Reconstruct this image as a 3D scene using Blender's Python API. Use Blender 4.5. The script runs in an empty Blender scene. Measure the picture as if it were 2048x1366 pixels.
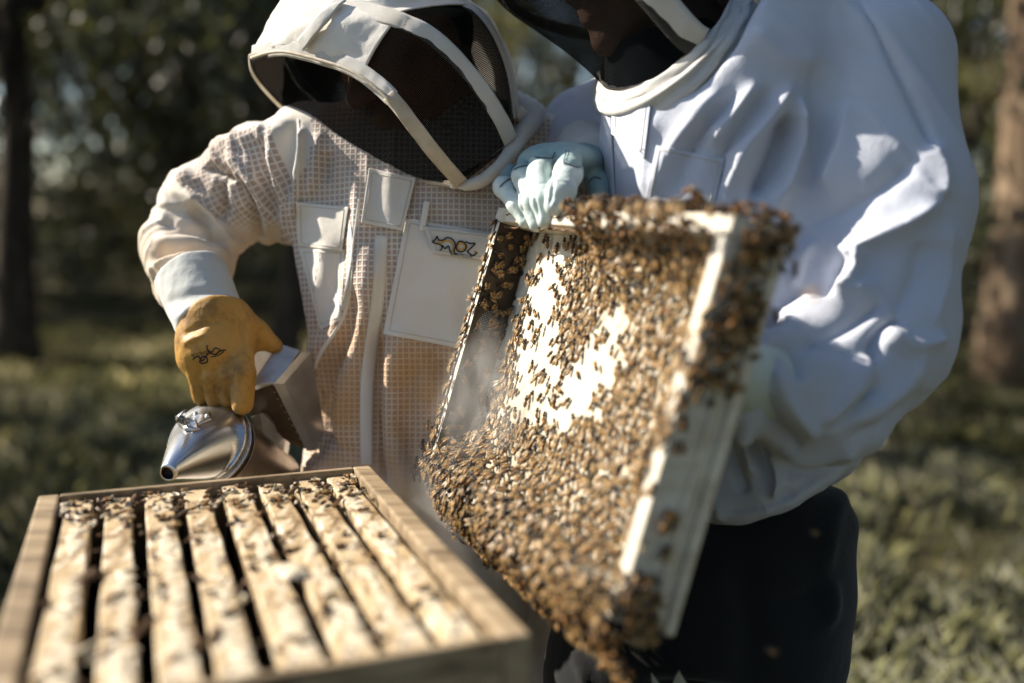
import bpy, bmesh, math, random
import numpy as np
from math import radians, sin, cos, pi
from mathutils import Vector, Matrix
from mathutils.bvhtree import BVHTree

# ------------------------------------------------------------------ camera, sky, sun, exposure
rng = np.random.RandomState(7); random.seed(7)
SC = bpy.context.scene
COL = SC.collection
CAM_H = 1.32; PITCH = radians(7.5); FPX = 1991.0
cam_d = bpy.data.cameras.new('camera'); cam = bpy.data.objects.new('camera', cam_d); COL.objects.link(cam)
cam.location = (0, 0, CAM_H); cam.rotation_euler = (pi/2-PITCH, 0, 0)
cam_d.lens = 35.0; cam_d.sensor_width = 36.0; cam_d.clip_end = 2000; cam_d.clip_start = 0.05
cam_d.dof.use_dof = True; cam_d.dof.focus_distance = 1.20; cam_d.dof.aperture_fstop = 1.5
SC.camera = cam
SUN_DIR = np.array([-0.79, 0.22, 0.57]); SUN_DIR /= np.linalg.norm(SUN_DIR)
SUN_EL = math.asin(SUN_DIR[2]); SUN_AZ = math.atan2(SUN_DIR[0], SUN_DIR[1])
world = bpy.data.worlds.new('World'); SC.world = world; world.use_nodes = True
wn = world.node_tree; wbg = wn.nodes['Background']
sky = wn.nodes.new('ShaderNodeTexSky'); sky.sky_type = 'NISHITA'; sky.sun_disc = False
sky.sun_elevation = SUN_EL; sky.sun_rotation = SUN_AZ; sky.dust_density = .8; sky.ozone_density = 1.5; sky.air_density = 1.0
wn.links.new(sky.outputs[0], wbg.inputs[0]); wbg.inputs[1].default_value = 0.075
sun_d = bpy.data.lights.new('sun', 'SUN'); sun = bpy.data.objects.new('sun', sun_d); COL.objects.link(sun)
sun_d.energy = 5.0; sun_d.angle = radians(0.6); sun_d.color = (1.0, 0.90, 0.76)
sun.rotation_euler = Vector(SUN_DIR).to_track_quat('Z', 'Y').to_euler(); sun.location = (-6, -1, 6)
vs = SC.view_settings; vs.view_transform = 'Standard'; vs.look = 'None'; vs.gamma = 1.0; vs.exposure = 1.22
SC.cycles.use_denoising = True
SC.cycles.max_bounces = 10; SC.cycles.transparent_max_bounces = 24; SC.cycles.volume_bounces = 1
SC.cycles.caustics_reflective = False; SC.cycles.caustics_refractive = False
SC.cycles.sample_clamp_indirect = 6.0

# ------------------------------------------------------------------ helpers: view space, meshes, materials
RX = np.array([1., 0, 0]); FW = np.array([0, cos(PITCH), -sin(PITCH)]); UPV = np.array([0, sin(PITCH), cos(PITCH)])
CAMP = np.array([0, 0, CAM_H])
def V(px, py, d):                      # a point given by the direction it is seen in and its depth: x right, d deep, u up
    return np.array([(px-1024)/FPX*d, d, (683-py)/FPX*d])
def toW(P):
    P = np.asarray(P, float); return CAMP + P[..., 0:1]*RX + P[..., 1:2]*FW + P[..., 2:3]*UPV
def W(px, py, d): return toW(V(px, py, d))
def toV(Pw):
    Q = np.asarray(Pw, float)-CAMP; return np.stack([Q@RX, Q@FW, Q@UPV], -1)
def pix(Pv): return np.stack([1024+FPX*Pv[..., 0]/Pv[..., 1], 683-FPX*Pv[..., 2]/Pv[..., 1]], -1)
def groundV(px, d):                    # foot point on the ground below a direction
    u = (-CAM_H + d*sin(PITCH))/cos(PITCH); return np.array([(px-1024)/FPX*d, d, u])

ORIG = {}
def origin(o): return ORIG.get(o, np.zeros(3))
def mesh_of(name, v, faces):
    me = bpy.data.meshes.new(name); v = np.asarray(v, np.float32)
    if isinstance(faces, np.ndarray): groups = [faces]
    else:
        bl = {}
        for f in faces: bl.setdefault(len(f), []).append(f)
        groups = [np.array(x) for x in bl.values()]
    tot = sum(len(g) for g in groups)
    loops = np.concatenate([g.ravel() for g in groups]) if tot else np.zeros(0, int)
    cnt = np.concatenate([np.full(len(g), g.shape[1]) for g in groups])
    st = np.concatenate([[0], np.cumsum(cnt)[:-1]])
    me.vertices.add(len(v)); me.vertices.foreach_set('co', v.ravel())
    me.loops.add(len(loops)); me.loops.foreach_set('vertex_index', loops.astype(np.int32))
    me.polygons.add(tot); me.polygons.foreach_set('loop_start', st.astype(np.int32))
    try: me.polygons.foreach_set('loop_total', cnt.astype(np.int32))
    except Exception: pass
    me.update(calc_edges=True); me.validate()
    return me
def smooth(me, on=True):
    me.polygons.foreach_set('use_smooth', np.full(len(me.polygons), on)); return me
def setp(o, label=None, cat=None, group=None, kind=None):
    if label: o['label'] = label
    if cat: o['category'] = cat
    if group: o['group'] = group
    if kind: o['kind'] = kind
    return o
def empty(name, loc, label=None, cat=None, group=None):
    o = bpy.data.objects.new(name, None); COL.objects.link(o); o.location = loc; o.empty_display_size = .05
    ORIG[o] = np.array(loc, float); return setp(o, label, cat, group)
def add(name, v, f, mat, parent=None, sm=True, at=None):
    """one mesh object from world coordinates"""
    v = np.asarray(v, float); base = origin(parent) if parent else (np.array(at, float) if at is not None else np.array([*(v[:, :2].min(0)+v[:, :2].max(0))/2, v[:, 2].min()]))
    me = smooth(mesh_of(name, v-base, f), sm)
    for m in (mat if isinstance(mat, (list, tuple)) else [mat]): me.materials.append(m)
    o = bpy.data.objects.new(name, me); COL.objects.link(o)
    if parent: o.parent = parent; ORIG[o] = base
    else: o.location = base; ORIG[o] = base
    return o
def link_me(name, me, parent=None):
    o = bpy.data.objects.new(name, me); COL.objects.link(o)
    if parent: o.parent = parent; ORIG[o] = origin(parent)
    return o
class MB:
    def __init__(s): s.v = []; s.f = []; s.n = 0
    def put(s, v, f):
        v = np.asarray(v, float); s.v.append(v); s.f += [tuple(int(i)+s.n for i in q) for q in f]; s.n += len(v); return s
    def box(s, c, ax, h):
        """c centre, ax 3x3 rows axes, h half sizes"""
        ax = np.asarray(ax, float); h = np.asarray(h, float)
        k = np.array([[-1,-1,-1],[1,-1,-1],[1,1,-1],[-1,1,-1],[-1,-1,1],[1,-1,1],[1,1,1],[-1,1,1]])
        return s.put(np.asarray(c)+(k*h)@ax, [(0,3,2,1),(4,5,6,7),(0,1,5,4),(1,2,6,5),(2,3,7,6),(3,0,4,7)])
    def build(s, name, mat, parent=None, sm=False, at=None): return add(name, np.concatenate(s.v), s.f, mat, parent, sm, at)
def bevel(o, w=.003, seg=2):
    m = o.modifiers.new('bevel', 'BEVEL'); m.width = w; m.segments = seg; m.limit_method = 'ANGLE'; return o
def frames_along(pts):
    pts = np.asarray(pts, float); T = np.gradient(pts, axis=0); T /= np.linalg.norm(T, axis=1)[:, None]+1e-12
    n = np.cross(T[0], [0, 0, 1.]); n = n if np.linalg.norm(n) > .1 else np.cross(T[0], [1., 0, 0]); n /= np.linalg.norm(n)
    N = []
    for t in T:
        n = n-t*(n@t); n /= np.linalg.norm(n)+1e-12; N.append(n)
    N = np.array(N); return T, N, np.cross(T, N)
def tube(pts, r, seg=10, caps=True):
    pts = np.asarray(pts, float); r = np.broadcast_to(np.asarray(r, float), (len(pts),))
    T, N, B = frames_along(pts); a = np.linspace(0, 2*pi, seg, endpoint=False)
    v = (pts[:, None]+r[:, None, None]*(np.cos(a)[None, :, None]*N[:, None]+np.sin(a)[None, :, None]*B[:, None])).reshape(-1, 3)
    f = [(i*seg+j, i*seg+(j+1) % seg, (i+1)*seg+(j+1) % seg, (i+1)*seg+j) for i in range(len(pts)-1) for j in range(seg)]
    if caps: f += [tuple(range(seg))[::-1], tuple((len(pts)-1)*seg+j for j in range(seg))]
    return v, f
def spline(pts, n):
    """Catmull-Rom through pts, n samples, roughly even in chord length"""
    P = np.asarray(pts, float); L = np.r_[0, np.cumsum(np.linalg.norm(np.diff(P, axis=0), axis=1)**.5+1e-9)]; L /= L[-1]
    t = np.linspace(0, 1, n); k = np.clip(np.searchsorted(L, t, side='right')-1, 0, len(P)-2); s = (t-L[k])/(L[k+1]-L[k])
    P0 = P[np.maximum(k-1, 0)]; P1 = P[k]; P2 = P[k+1]; P3 = P[np.minimum(k+2, len(P)-1)]
    s = s[:, None]
    return .5*(2*P1+(P2-P0)*s+(2*P0-5*P1+4*P2-P3)*s**2+(3*P1-P0-3*P2+P3)*s**3)
def grid_faces(n, m, wrap=False):
    i, j = np.meshgrid(np.arange(n-1), np.arange(m if wrap else m-1), indexing='ij'); i = i.ravel(); j = j.ravel(); k = (j+1) % m
    return np.stack([i*m+j, i*m+k, (i+1)*m+k, (i+1)*m+j], 1)

def _hash(i, j, k, s):
    h = (i*374761393+j*668265263+k*2147483647+s*974634777) & 0xffffffff
    h = ((h ^ (h >> 13))*1274126177) & 0xffffffff
    return ((h ^ (h >> 16)) & 0xffff)/65535.0
def vnoise(P, seed=0):
    P = np.asarray(P, float); I = np.floor(P).astype(np.int64); F = P-I; F = F*F*(3-2*F); r = 0
    for a in (0, 1):
        for b in (0, 1):
            for c in (0, 1):
                w = (F[:, 0] if a else 1-F[:, 0])*(F[:, 1] if b else 1-F[:, 1])*(F[:, 2] if c else 1-F[:, 2])
                r = r+w*_hash(I[:, 0]+a, I[:, 1]+b, I[:, 2]+c, seed)
    return r*2-1
def fbm(P, oct=3, seed=0):
    r = 0; a = 1.
    for o in range(oct): r = r+a*vnoise(P*2**o+17.3*o, seed+o); a *= .5
    return r
def sstep(a, b, x):
    t = np.clip((x-a)/(b-a), 0, 1); return t*t*(3-2*t)

# ---- signed distance modelling (one continuous skin per part)
def rc(P, a, b, ra, rb):
    a = np.asarray(a); ab = np.asarray(b)-a; t = np.clip(((P-a)@ab)/(ab@ab), 0, 1)
    return np.linalg.norm(P-a-t[:, None]*ab, axis=1)-(ra+(rb-ra)*t)
def chain(P, pts, rs, k=.0):
    d = None
    for i in range(len(pts)-1):
        q = rc(P, pts[i], pts[i+1], rs[i], rs[i+1]); d = q if d is None else smin(d, q, k)
    return d
def ellip(P, c, r, R=None):
    Q = P-np.asarray(c)
    if R is not None: Q = Q@np.asarray(R).T
    r = np.asarray(r, float); q = np.linalg.norm(Q/r, axis=1); g = np.linalg.norm(Q/r**2, axis=1)
    return q*(q-1)/np.maximum(g, 1e-6)
def rbox(P, c, h, r, R=None):
    Q = P-np.asarray(c)
    if R is not None: Q = Q@np.asarray(R).T
    q = np.abs(Q)-(np.asarray(h)-r); return np.linalg.norm(np.maximum(q, 0), axis=1)+np.minimum(q.max(1), 0)-r
def smin(a, b, k):
    if k <= 0: return np.minimum(a, b)
    h = np.maximum(k-np.abs(a-b), 0)/k; return np.minimum(a, b)-h*h*k*.25
def smax(a, b, k): return -smin(-a, -b, k)
def loft(P, st, pw=2.2):
    """st rows: u, cx, cd, half width, half depth (view space, u descending or ascending)"""
    st = np.array(sorted(st, key=lambda r: r[0])); u = P[:, 2]
    cx, cd, a, b = [np.interp(u, st[:, 0], st[:, i]) for i in (1, 2, 3, 4)]
    q = (np.abs((P[:, 0]-cx)/a)**pw+np.abs((P[:, 1]-cd)/b)**pw)**(1/pw)
    d = (q-1)*np.minimum(a, b)
    return smax(smax(d, u-st[-1, 0], .02), st[0, 0]-u, .02)
def st(py, xl, xr, d, b): return ((683-py)/FPX*d, ((xl+xr)/2-1024)/FPX*d, d, (xr-xl)/2/FPX*d, b)
def sdf_mesh(fn, lo, hi, h):
    lo = np.asarray(lo, float); n = np.ceil((np.asarray(hi)-lo)/h/8).astype(int)*8+1
    nb = (n-1)//8
    g = np.stack(np.meshgrid(*[np.arange(k) for k in nb], indexing='ij'), -1).reshape(-1, 3)
    dc = fn(lo+(g*8+4)*h).astype(np.float32)
    D = np.empty(n, np.float32); D[:] = 1
    big = np.repeat(np.repeat(np.repeat(dc.reshape(nb), 8, 0), 8, 1), 8, 2); D[:-1, :-1, :-1] = big
    act = g[np.abs(dc) < 8*h*1.6]
    off = np.stack(np.meshgrid(*[np.arange(9)]*3, indexing='ij'), -1).reshape(-1, 3)
    for s in range(0, len(act), 400):
        idx = (act[s:s+400, None]*8+off[None]).reshape(-1, 3)
        D[idx[:, 0], idx[:, 1], idx[:, 2]] = fn(lo+idx*h)
    S = D < 0
    m = np.zeros(tuple(n-1), np.uint8)
    sl = [(slice(0, -1), slice(1, None))[b] for b in (0, 1)]
    cs = [(a, b, c) for a in (0, 1) for b in (0, 1) for c in (0, 1)]
    for a, b, c in cs: m += S[sl[a], sl[b], sl[c]]
    cells = np.argwhere((m > 0) & (m < 8)); vid = np.full(m.shape, -1, np.int32); vid[tuple(cells.T)] = np.arange(len(cells))
    acc = np.zeros((len(cells), 3)); cnt = np.zeros(len(cells))
    val = {c: D[cells[:, 0]+c[0], cells[:, 1]+c[1], cells[:, 2]+c[2]].astype(float) for c in cs}
    for c in cs:
        for ax in range(3):
            if c[ax] == 0:
                e = list(c); e[ax] = 1; e = tuple(e); va, vb = val[c], val[e]; k = (va < 0) != (vb < 0)
                t = va[k]/(va[k]-vb[k]); p = np.repeat(np.array([c], float), k.sum(), 0); p[:, ax] = t; acc[k] += p; cnt[k] += 1
    v = lo+(cells+acc/cnt[:, None])*h
    F = []
    for ax in range(3):
        s0 = [slice(None)]*3; s1 = [slice(None)]*3; s0[ax] = slice(0, -1); s1[ax] = slice(1, None)
        A, B = S[tuple(s0)], S[tuple(s1)]; e = np.argwhere(A != B); b, c = [k for k in range(3) if k != ax]
        ok = (e[:, b] > 0) & (e[:, c] > 0) & (e[:, b] < m.shape[b]) & (e[:, c] < m.shape[c]); e = e[ok]
        q = []
        for db, dc_ in ((1, 1), (0, 1), (0, 0), (1, 0)):
            z = e.copy(); z[:, b] -= db; z[:, c] -= dc_; q.append(vid[tuple(z.T)])
        q = np.stack(q, 1); fl = A[tuple(e.T)]; fl = fl if ax != 1 else ~fl
        q[~fl] = q[~fl][:, ::-1]; F.append(q)
    F = np.concatenate(F); F = F[(F >= 0).all(1)]
    return v, F
def vnormals(v, F):
    n = np.cross(v[F[:, 2]]-v[F[:, 0]], v[F[:, 3]]-v[F[:, 1]]) if F.shape[1] == 4 else np.cross(v[F[:, 1]]-v[F[:, 0]], v[F[:, 2]]-v[F[:, 0]])
    N = np.zeros_like(v)
    for i in range(F.shape[1]): np.add.at(N, F[:, i], n)
    return N/(np.linalg.norm(N, axis=1)[:, None]+1e-12)
def relax(v, F, it=1, lam=.5):
    e = np.concatenate([F[:, [i, (i+1) % F.shape[1]]] for i in range(F.shape[1])]); e = np.concatenate([e, e[:, ::-1]])
    c = np.bincount(e[:, 0], minlength=len(v))[:, None]+1e-9
    for _ in range(it):
        s = np.stack([np.bincount(e[:, 0], weights=v[e[:, 1], k], minlength=len(v)) for k in range(3)], 1); v = v+lam*(s/c-v)
    return v
def subdiv(v, F):
    n = len(v); e = np.concatenate([F[:, [i, (i+1) % 4]] for i in range(4)]); es = np.sort(e, 1); key = es[:, 0].astype(np.int64)*n+es[:, 1]; u, inv = np.unique(key, return_inverse=True)
    a, b = u//n, u % n; mid = (v[a]+v[b])/2; fc = v[F].mean(1); m = len(F); ei = [inv[i*m:(i+1)*m]+n for i in range(4)]; ci = np.arange(m)+n+len(u)
    return np.concatenate([v, mid, fc]), np.concatenate([np.stack([F[:, i], ei[i], ci, ei[i-1]], 1) for i in range(4)])
def ridged(P, seed): return (1-np.abs(vnoise(P, seed)))**5-.15
def fold(v, F, strokes, scale=1.0, pw=2.0):
    """raise (h>0) or press in (h<0) folds of cloth along lines; v in view space"""
    N = vnormals(v, F); p = pix(v); vd = v/np.linalg.norm(v, axis=1)[:, None]; fac = np.clip(-(N*vd).sum(1)*2.5+.25, 0, 1)
    disp = np.zeros(len(v))
    for pts, w, h in strokes:
        pts = spline(pts, 8*len(pts)) if len(pts) > 2 else np.asarray(pts, float)
        lo = pts.min(0)-3*w; hi = pts.max(0)+3*w
        k = np.where((p >= lo).all(1) & (p <= hi).all(1) & (fac > 0))[0]
        if not len(k): continue
        q = p[k]; best = np.full(len(k), 1e9); bt = np.zeros(len(k)); n = len(pts)-1
        for i in range(n):
            ab = pts[i+1]-pts[i]; t = np.clip(((q-pts[i])@ab)/(ab@ab+1e-9), 0, 1); d = np.linalg.norm(q-pts[i]-t[:, None]*ab, axis=1)
            b = d < best; best[b] = d[b]; bt[b] = ((i+t)/n)[b]
        disp[k] += fac[k]*h*scale*np.exp(-(best/w)**pw)*np.clip(np.sin(pi*np.clip(bt, .02, .98))*1.8, 0, 1)
    return v+N*disp[:, None]

# ---- procedural materials
def srgb(r, g, b): return tuple(((c/255/12.92) if c/255 <= .04045 else ((c/255+.055)/1.055)**2.4) for c in (r, g, b))+(1.,)
class NT:
    def __init__(s, name):
        s.m = bpy.data.materials.new(name); s.m.use_nodes = True; s.t = s.m.node_tree; s.N = s.t.nodes; s.b = s.N['Principled BSDF']; s.out = s.N['Material Output']
    def n(s, typ, **kw):
        x = s.N.new(typ)
        for k, v in kw.items():
            if k in x.inputs.keys(): x.inputs[k].default_value = v
            else: setattr(x, k, v)
        return x
    def l(s, a, b): s.t.links.new(a, b)
    def coord(s, kind='Object'): return s.n('ShaderNodeTexCoord').outputs[kind]
    def noise(s, scale, detail=4, co=None, rough=.6):
        x = s.n('ShaderNodeTexNoise'); x.inputs['Scale'].default_value = scale; x.inputs['Detail'].default_value = detail; x.inputs['Roughness'].default_value = rough
        s.l(co if co is not None else s.coord(), x.inputs['Vector']); return x.outputs['Fac']
    def ramp(s, fac, stops):
        x = s.n('ShaderNodeValToRGB'); e = x.color_ramp.elements
        while len(e) < len(stops): e.new(.5)
        for i, (p, c) in enumerate(stops): e[i].position = p; e[i].color = c
        s.l(fac, x.inputs[0]); return x.outputs[0]
    def mix(s, f, a, b, mode='MIX'):
        x = s.n('ShaderNodeMix'); x.data_type = 'RGBA'; x.blend_type = mode
        for sock, val in ((x.inputs[0], f), (x.inputs[6], a), (x.inputs[7], b)):
            if hasattr(val, 'links') or hasattr(val, 'is_linked'): s.l(val, sock)
            else: sock.default_value = val
        return x.outputs[2]
    def math(s, op, a, b=None, c=None):
        x = s.n('ShaderNodeMath'); x.operation = op
        for i, val in enumerate((a, b, c)):
            if val is None: continue
            if hasattr(val, 'is_linked'): s.l(val, x.inputs[i])
            else: x.inputs[i].default_value = val
        return x.outputs[0]
    def bump(s, h, strength=.3, dist=.002, prev=None):
        x = s.n('ShaderNodeBump'); x.inputs['Strength'].default_value = strength; x.inputs['Distance'].default_value = dist; s.l(h, x.inputs['Height'])
        if prev is not None: s.l(prev, x.inputs['Normal'])
        return x.outputs[0]
    def col(s, c):
        if hasattr(c, 'is_linked'): s.l(c, s.b.inputs['Base Color'])
        else: s.b.inputs['Base Color'].default_value = c
    def set(s, **kw):
        for k, v in kw.items(): s.b.inputs[k.replace('_', ' ')].default_value = v
    def nrm(s, x): s.l(x, s.b.inputs['Normal'])
def attr(t, name, out='Fac'):
    a = t.n('ShaderNodeAttribute'); a.attribute_name = name; return a.outputs[out]

def m_cloth(name, base, dirt, dirt_amt=.35, weave=900., trans=.12, scale=6.):
    t = NT(name); n1 = t.noise(scale, 5); c = t.ramp(n1, [(.35, base), (.75, tuple(b*(1-dirt_amt)+d*dirt_amt for b, d in zip(base, dirt)))])
    n2 = t.noise(weave, 2); n3 = t.noise(70, 3)
    t.col(c); t.set(Roughness=.92, Specular_IOR_Level=.12, Sheen_Weight=.15)
    t.nrm(t.bump(n2, .25, .0006, t.bump(n3, .35, .0025)))
    if trans:
        tr = t.n('ShaderNodeBsdfTranslucent'); t.l(c, tr.inputs[0]); mx = t.n('ShaderNodeMixShader'); mx.inputs[0].default_value = trans
        t.l(t.b.outputs[0], mx.inputs[1]); t.l(tr.outputs[0], mx.inputs[2]); t.l(mx.outputs[0], t.out.inputs[0])
    return t.m
M = {}
M['canvas'] = m_cloth('white_canvas', (.74, .72, .68, 1), (.52, .44, .33, 1), .4)
M['strap'] = m_cloth('strap_webbing', (.62, .615, .59, 1), (.46, .40, .31, 1), .5, trans=.05)
M['strap_dirty'] = m_cloth('strap_soiled', (.60, .55, .46, 1), (.36, .29, .19, 1), .7, trans=.05, scale=25)
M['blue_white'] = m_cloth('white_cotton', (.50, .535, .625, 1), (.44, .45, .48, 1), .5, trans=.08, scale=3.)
M['gauntlet'] = m_cloth('grey_canvas', (.52, .54, .52, 1), (.30, .32, .31, 1), .45, trans=.03, scale=14)
M['navy'] = m_cloth('navy_cotton', (.02, .026, .04, 1), (.012, .015, .02, 1), .5, trans=0)
M['black_cloth'] = m_cloth('black_trousers', (.010, .011, .013, 1), (.016, .018, .02, 1), .6, trans=0)
M['denim'] = m_cloth('dark_denim', (.018, .026, .036, 1), (.03, .045, .06, 1), .6, trans=0)
def m_webbing(name, base, dirt, amt, sc):
    t = NT(name); c = t.ramp(t.noise(sc, 5), [(.35, base), (.75, tuple(b*(1-amt)+d*amt for b, d in zip(base, dirt)))]); t.col(c); t.set(Roughness=.9, Specular_IOR_Level=.1, Sheen_Weight=.1)
    sep = t.n('ShaderNodeSeparateXYZ'); t.l(t.coord('UV'), sep.inputs[0]); w = t.math('SINE', t.math('MULTIPLY', t.math('ADD', sep.outputs[0], t.math('MULTIPLY', sep.outputs[1], .5)), 4200.)); t.nrm(t.bump(w, .45, .0007, t.bump(t.noise(90, 4), .5, .0022))); return t.m
M['strap'] = m_webbing('strap_webbing_ribbed', (.56, .56, .545, 1), (.46, .40, .31, 1), .5, 9.)
M['strap_dirty'] = m_webbing('strap_webbing_soiled', (.58, .53, .44, 1), (.33, .26, .17, 1), .75, 26.)
def m_ventilated():
    """white spacer fabric, square holes that show a brown layer; tan below the chest from propolis staining and painted warm bounce light"""
    t = NT('ventilated_fabric'); uv = t.coord('UV'); sep = t.n('ShaderNodeSeparateXYZ'); t.l(uv, sep.inputs[0]); P = .0074
    def cell(s):
        f = t.math('FRACT', t.math('DIVIDE', s, P)); return t.math('ABSOLUTE', t.math('SUBTRACT', f, .5))
    mx = t.math('MAXIMUM', cell(sep.outputs[0]), cell(sep.outputs[1]))
    hole = t.n('ShaderNodeMapRange'); hole.inputs[1].default_value = .43; hole.inputs[2].default_value = .28; t.l(mx, hole.inputs[0])
    g = t.math('MULTIPLY', hole.outputs[0], attr(t, 'vent'))
    n1 = t.noise(7, 5); white = t.ramp(n1, [(.3, (.74, .72, .69, 1)), (.75, (.58, .52, .44, 1))])
    n2 = t.noise(11, 4); stain_glow = t.math('MULTIPLY', attr(t, 'stain_glow'), t.ramp(n2, [(.3, (.25,)*3+(1,)), (.62, (1, 1, 1, 1))]))
    cloth = t.mix(stain_glow, white, (.58, .38, .19, 1))
    hcol = t.mix(stain_glow, (.43, .335, .295, 1), (.44, .26, .14, 1))
    c = t.mix(g, cloth, hcol); t.col(c); t.set(Roughness=.9, Specular_IOR_Level=.1, Sheen_Weight=.1)
    inv = t.math('SUBTRACT', 1.0, g)
    t.nrm(t.bump(inv, .6, .0012, t.bump(t.noise(60, 3), .3, .002)))
    tr = t.n('ShaderNodeBsdfTranslucent'); t.l(c, tr.inputs[0]); m = t.n('ShaderNodeMixShader'); m.inputs[0].default_value = .12
    t.l(t.b.outputs[0], m.inputs[1]); t.l(tr.outputs[0], m.inputs[2]); t.l(m.outputs[0], t.out.inputs[0])
    return t.m
M['vent_fabric'] = m_ventilated()
def m_veil():
    t = NT('black_veil_mesh'); uv = t.coord('UV'); sep = t.n('ShaderNodeSeparateXYZ'); t.l(uv, sep.inputs[0])
    P = .0019
    def cell(s): return t.math('ABSOLUTE', t.math('SUBTRACT', t.math('FRACT', t.math('DIVIDE', s, P)), .5))
    mx = t.math('MAXIMUM', cell(sep.outputs[0]), cell(sep.outputs[1]))
    h = t.n('ShaderNodeMapRange'); h.inputs[1].default_value = .30; h.inputs[2].default_value = .22; h.inputs[3].default_value = 0.0; h.inputs[4].default_value = 1.; t.l(mx, h.inputs[0])
    t.set(Base_Color=(.004, .0045, .0045, 1), Roughness=1., Specular_IOR_Level=.0)
    tp = t.n('ShaderNodeBsdfTransparent'); m = t.n('ShaderNodeMixShader'); t.l(t.math('MULTIPLY', h.outputs[0], .95), m.inputs[0])
    t.l(t.b.outputs[0], m.inputs[1]); t.l(tp.outputs[0], m.inputs[2]); t.l(m.outputs[0], t.out.inputs[0]); return t.m
M['veil'] = m_veil()
def m_leather(name, c1, c2, c3, rough=.55, sc=18):
    t = NT(name); n = t.noise(sc, 6, rough=.7); t.col(t.ramp(n, [(.3, c1), (.5, c2), (.72, c3)])); t.set(Roughness=rough, Specular_IOR_Level=.35)
    v = t.n('ShaderNodeTexVoronoi'); v.inputs['Scale'].default_value = 420; t.l(t.coord(), v.inputs['Vector'])
    t.nrm(t.bump(v.outputs['Distance'], .12, .0006, t.bump(t.noise(60, 4), .5, .003))); return t.m
M['yellow_leather'] = m_leather('yellow_leather', (.13, .06, .018, 1), (.42, .23, .05, 1), (.50, .29, .08, 1))
M['mint_leather'] = m_leather('mint_leather', (.38, .47, .46, 1), (.50, .58, .56, 1), (.56, .62, .60, 1), .5, 9)
M['teal_leather'] = m_leather('teal_leather', (.20, .30, .31, 1), (.25, .36, .37, 1), (.30, .40, .40, 1), .55, 14)
M['stitch'] = m_cloth('dark_stitching', (.03, .045, .05, 1), (.05, .06, .06, 1), .5, trans=0)
M['stitch_pale'] = m_cloth('pale_stitching', (.50, .47, .42, 1), (.42, .38, .32, 1), .5, trans=0)
M['knit'] = m_cloth('grey_knit_cuff', (.50, .49, .47, 1), (.38, .37, .35, 1), .6, trans=0)
M['skin'] = m_leather('skin', (.30, .175, .12, 1), (.38, .23, .16, 1), (.42, .26, .18, 1), .5, 12)
M['hair'] = m_cloth('dark_hair', (.012, .010, .009, 1), (.02, .016, .013, 1), .5, trans=0)
def m_wood(name, c1, c2, c3, along='X', rough=.6, sc=1.0):
    t = NT(name); mp = t.n('ShaderNodeMapping'); t.l(t.coord(), mp.inputs[0])
    s = {'X': (4, 60, 60), 'Y': (60, 4, 60), 'Z': (60, 60, 4)}[along]; mp.inputs['Scale'].default_value = tuple(k*sc for k in s)
    n = t.noise(1.0, 6, mp.outputs[0], .65); c = t.ramp(n, [(.3, c1), (.52, c2), (.72, c3)])
    st_ = t.ramp(t.noise(11, 6, None, .7), [(.50, (0, 0, 0, 1)), (.70, (1, 1, 1, 1))]); t.col(t.mix(t.math('MULTIPLY', st_, .55), c, tuple(k*.45 for k in c1[:3])+(1,)))
    t.set(Roughness=rough, Specular_IOR_Level=.3); t.nrm(t.bump(n, .3, .0015)); return t.m
M['hive_wood'] = m_wood('hive_wood', (.10, .07, .04, 1), (.27, .20, .12, 1), (.40, .32, .215, 1))
def m_bar():
    t = NT('waxed_top_bar'); mp = t.n('ShaderNodeMapping'); t.l(t.coord(), mp.inputs[0]); mp.inputs['Rotation'].default_value = (0, 0, HYAW_M); mp.inputs['Scale'].default_value = (55, 5, 55)
    n = t.noise(1.0, 6, mp.outputs[0], .65); c = t.ramp(n, [(.3, (.16, .095, .042, 1)), (.52, (.44, .33, .19, 1)), (.72, (.56, .46, .31, 1))])
    mp2 = t.n('ShaderNodeMapping'); t.l(t.coord(), mp2.inputs[0]); mp2.inputs['Rotation'].default_value = (0, 0, HYAW_M); mp2.inputs['Scale'].default_value = (75, 14, 40); w = t.ramp(t.noise(1., 5, mp2.outputs[0], .7), [(.50, (0, 0, 0, 1)), (.60, (1, 1, 1, 1))])
    c = t.mix(w, c, (.64, .58, .46, 1)); d = t.ramp(t.noise(38, 5, None, .75), [(.52, (0, 0, 0, 1)), (.62, (1, 1, 1, 1))]); t.col(t.mix(t.math('MULTIPLY', d, .8), c, (.10, .055, .022, 1))); t.set(Roughness=.55, Specular_IOR_Level=.3); t.nrm(t.bump(n, .4, .0015, t.bump(w, .5, .0012))); return t.m
HYAW_M = -radians(21.05)
M['wax_bar'] = m_bar()
M['bar_wood'] = m_wood('top_bar_wood', (.22, .14, .065, 1), (.46, .36, .215, 1), (.56, .47, .32, 1), 'Y')
M['dark_wood'] = m_wood('propolis_stained_wood', (.018, .013, .008, 1), (.04, .028, .017, 1), (.085, .058, .034, 1), 'Z', .55)
M['white_paint'] = m_wood('white_painted_wood', (.46, .40, .30, 1), (.60, .56, .47, 1), (.66, .62, .54, 1), 'X', .5)
M['old_paint'] = m_wood('stained_white_board', (.44, .37, .25, 1), (.62, .56, .44, 1), (.68, .62, .50, 1), 'X', .5)
def m_plain(name, c, rough=.5, metal=0., spec=.4, var=.3, sc=30, bump=.2):
    t = NT(name); n = t.noise(sc, 5); t.col(t.ramp(n, [(.3, tuple(k*(1-var) for k in c[:3])+(1,)), (.7, c)])); t.set(Roughness=rough, Metallic=metal, Specular_IOR_Level=spec)
    t.nrm(t.bump(n, bump, .001)); return t.m
M['wax'] = m_plain('pale_wax', (.60, .52, .38, 1), .5, var=.35, sc=55, bump=.6)
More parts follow.
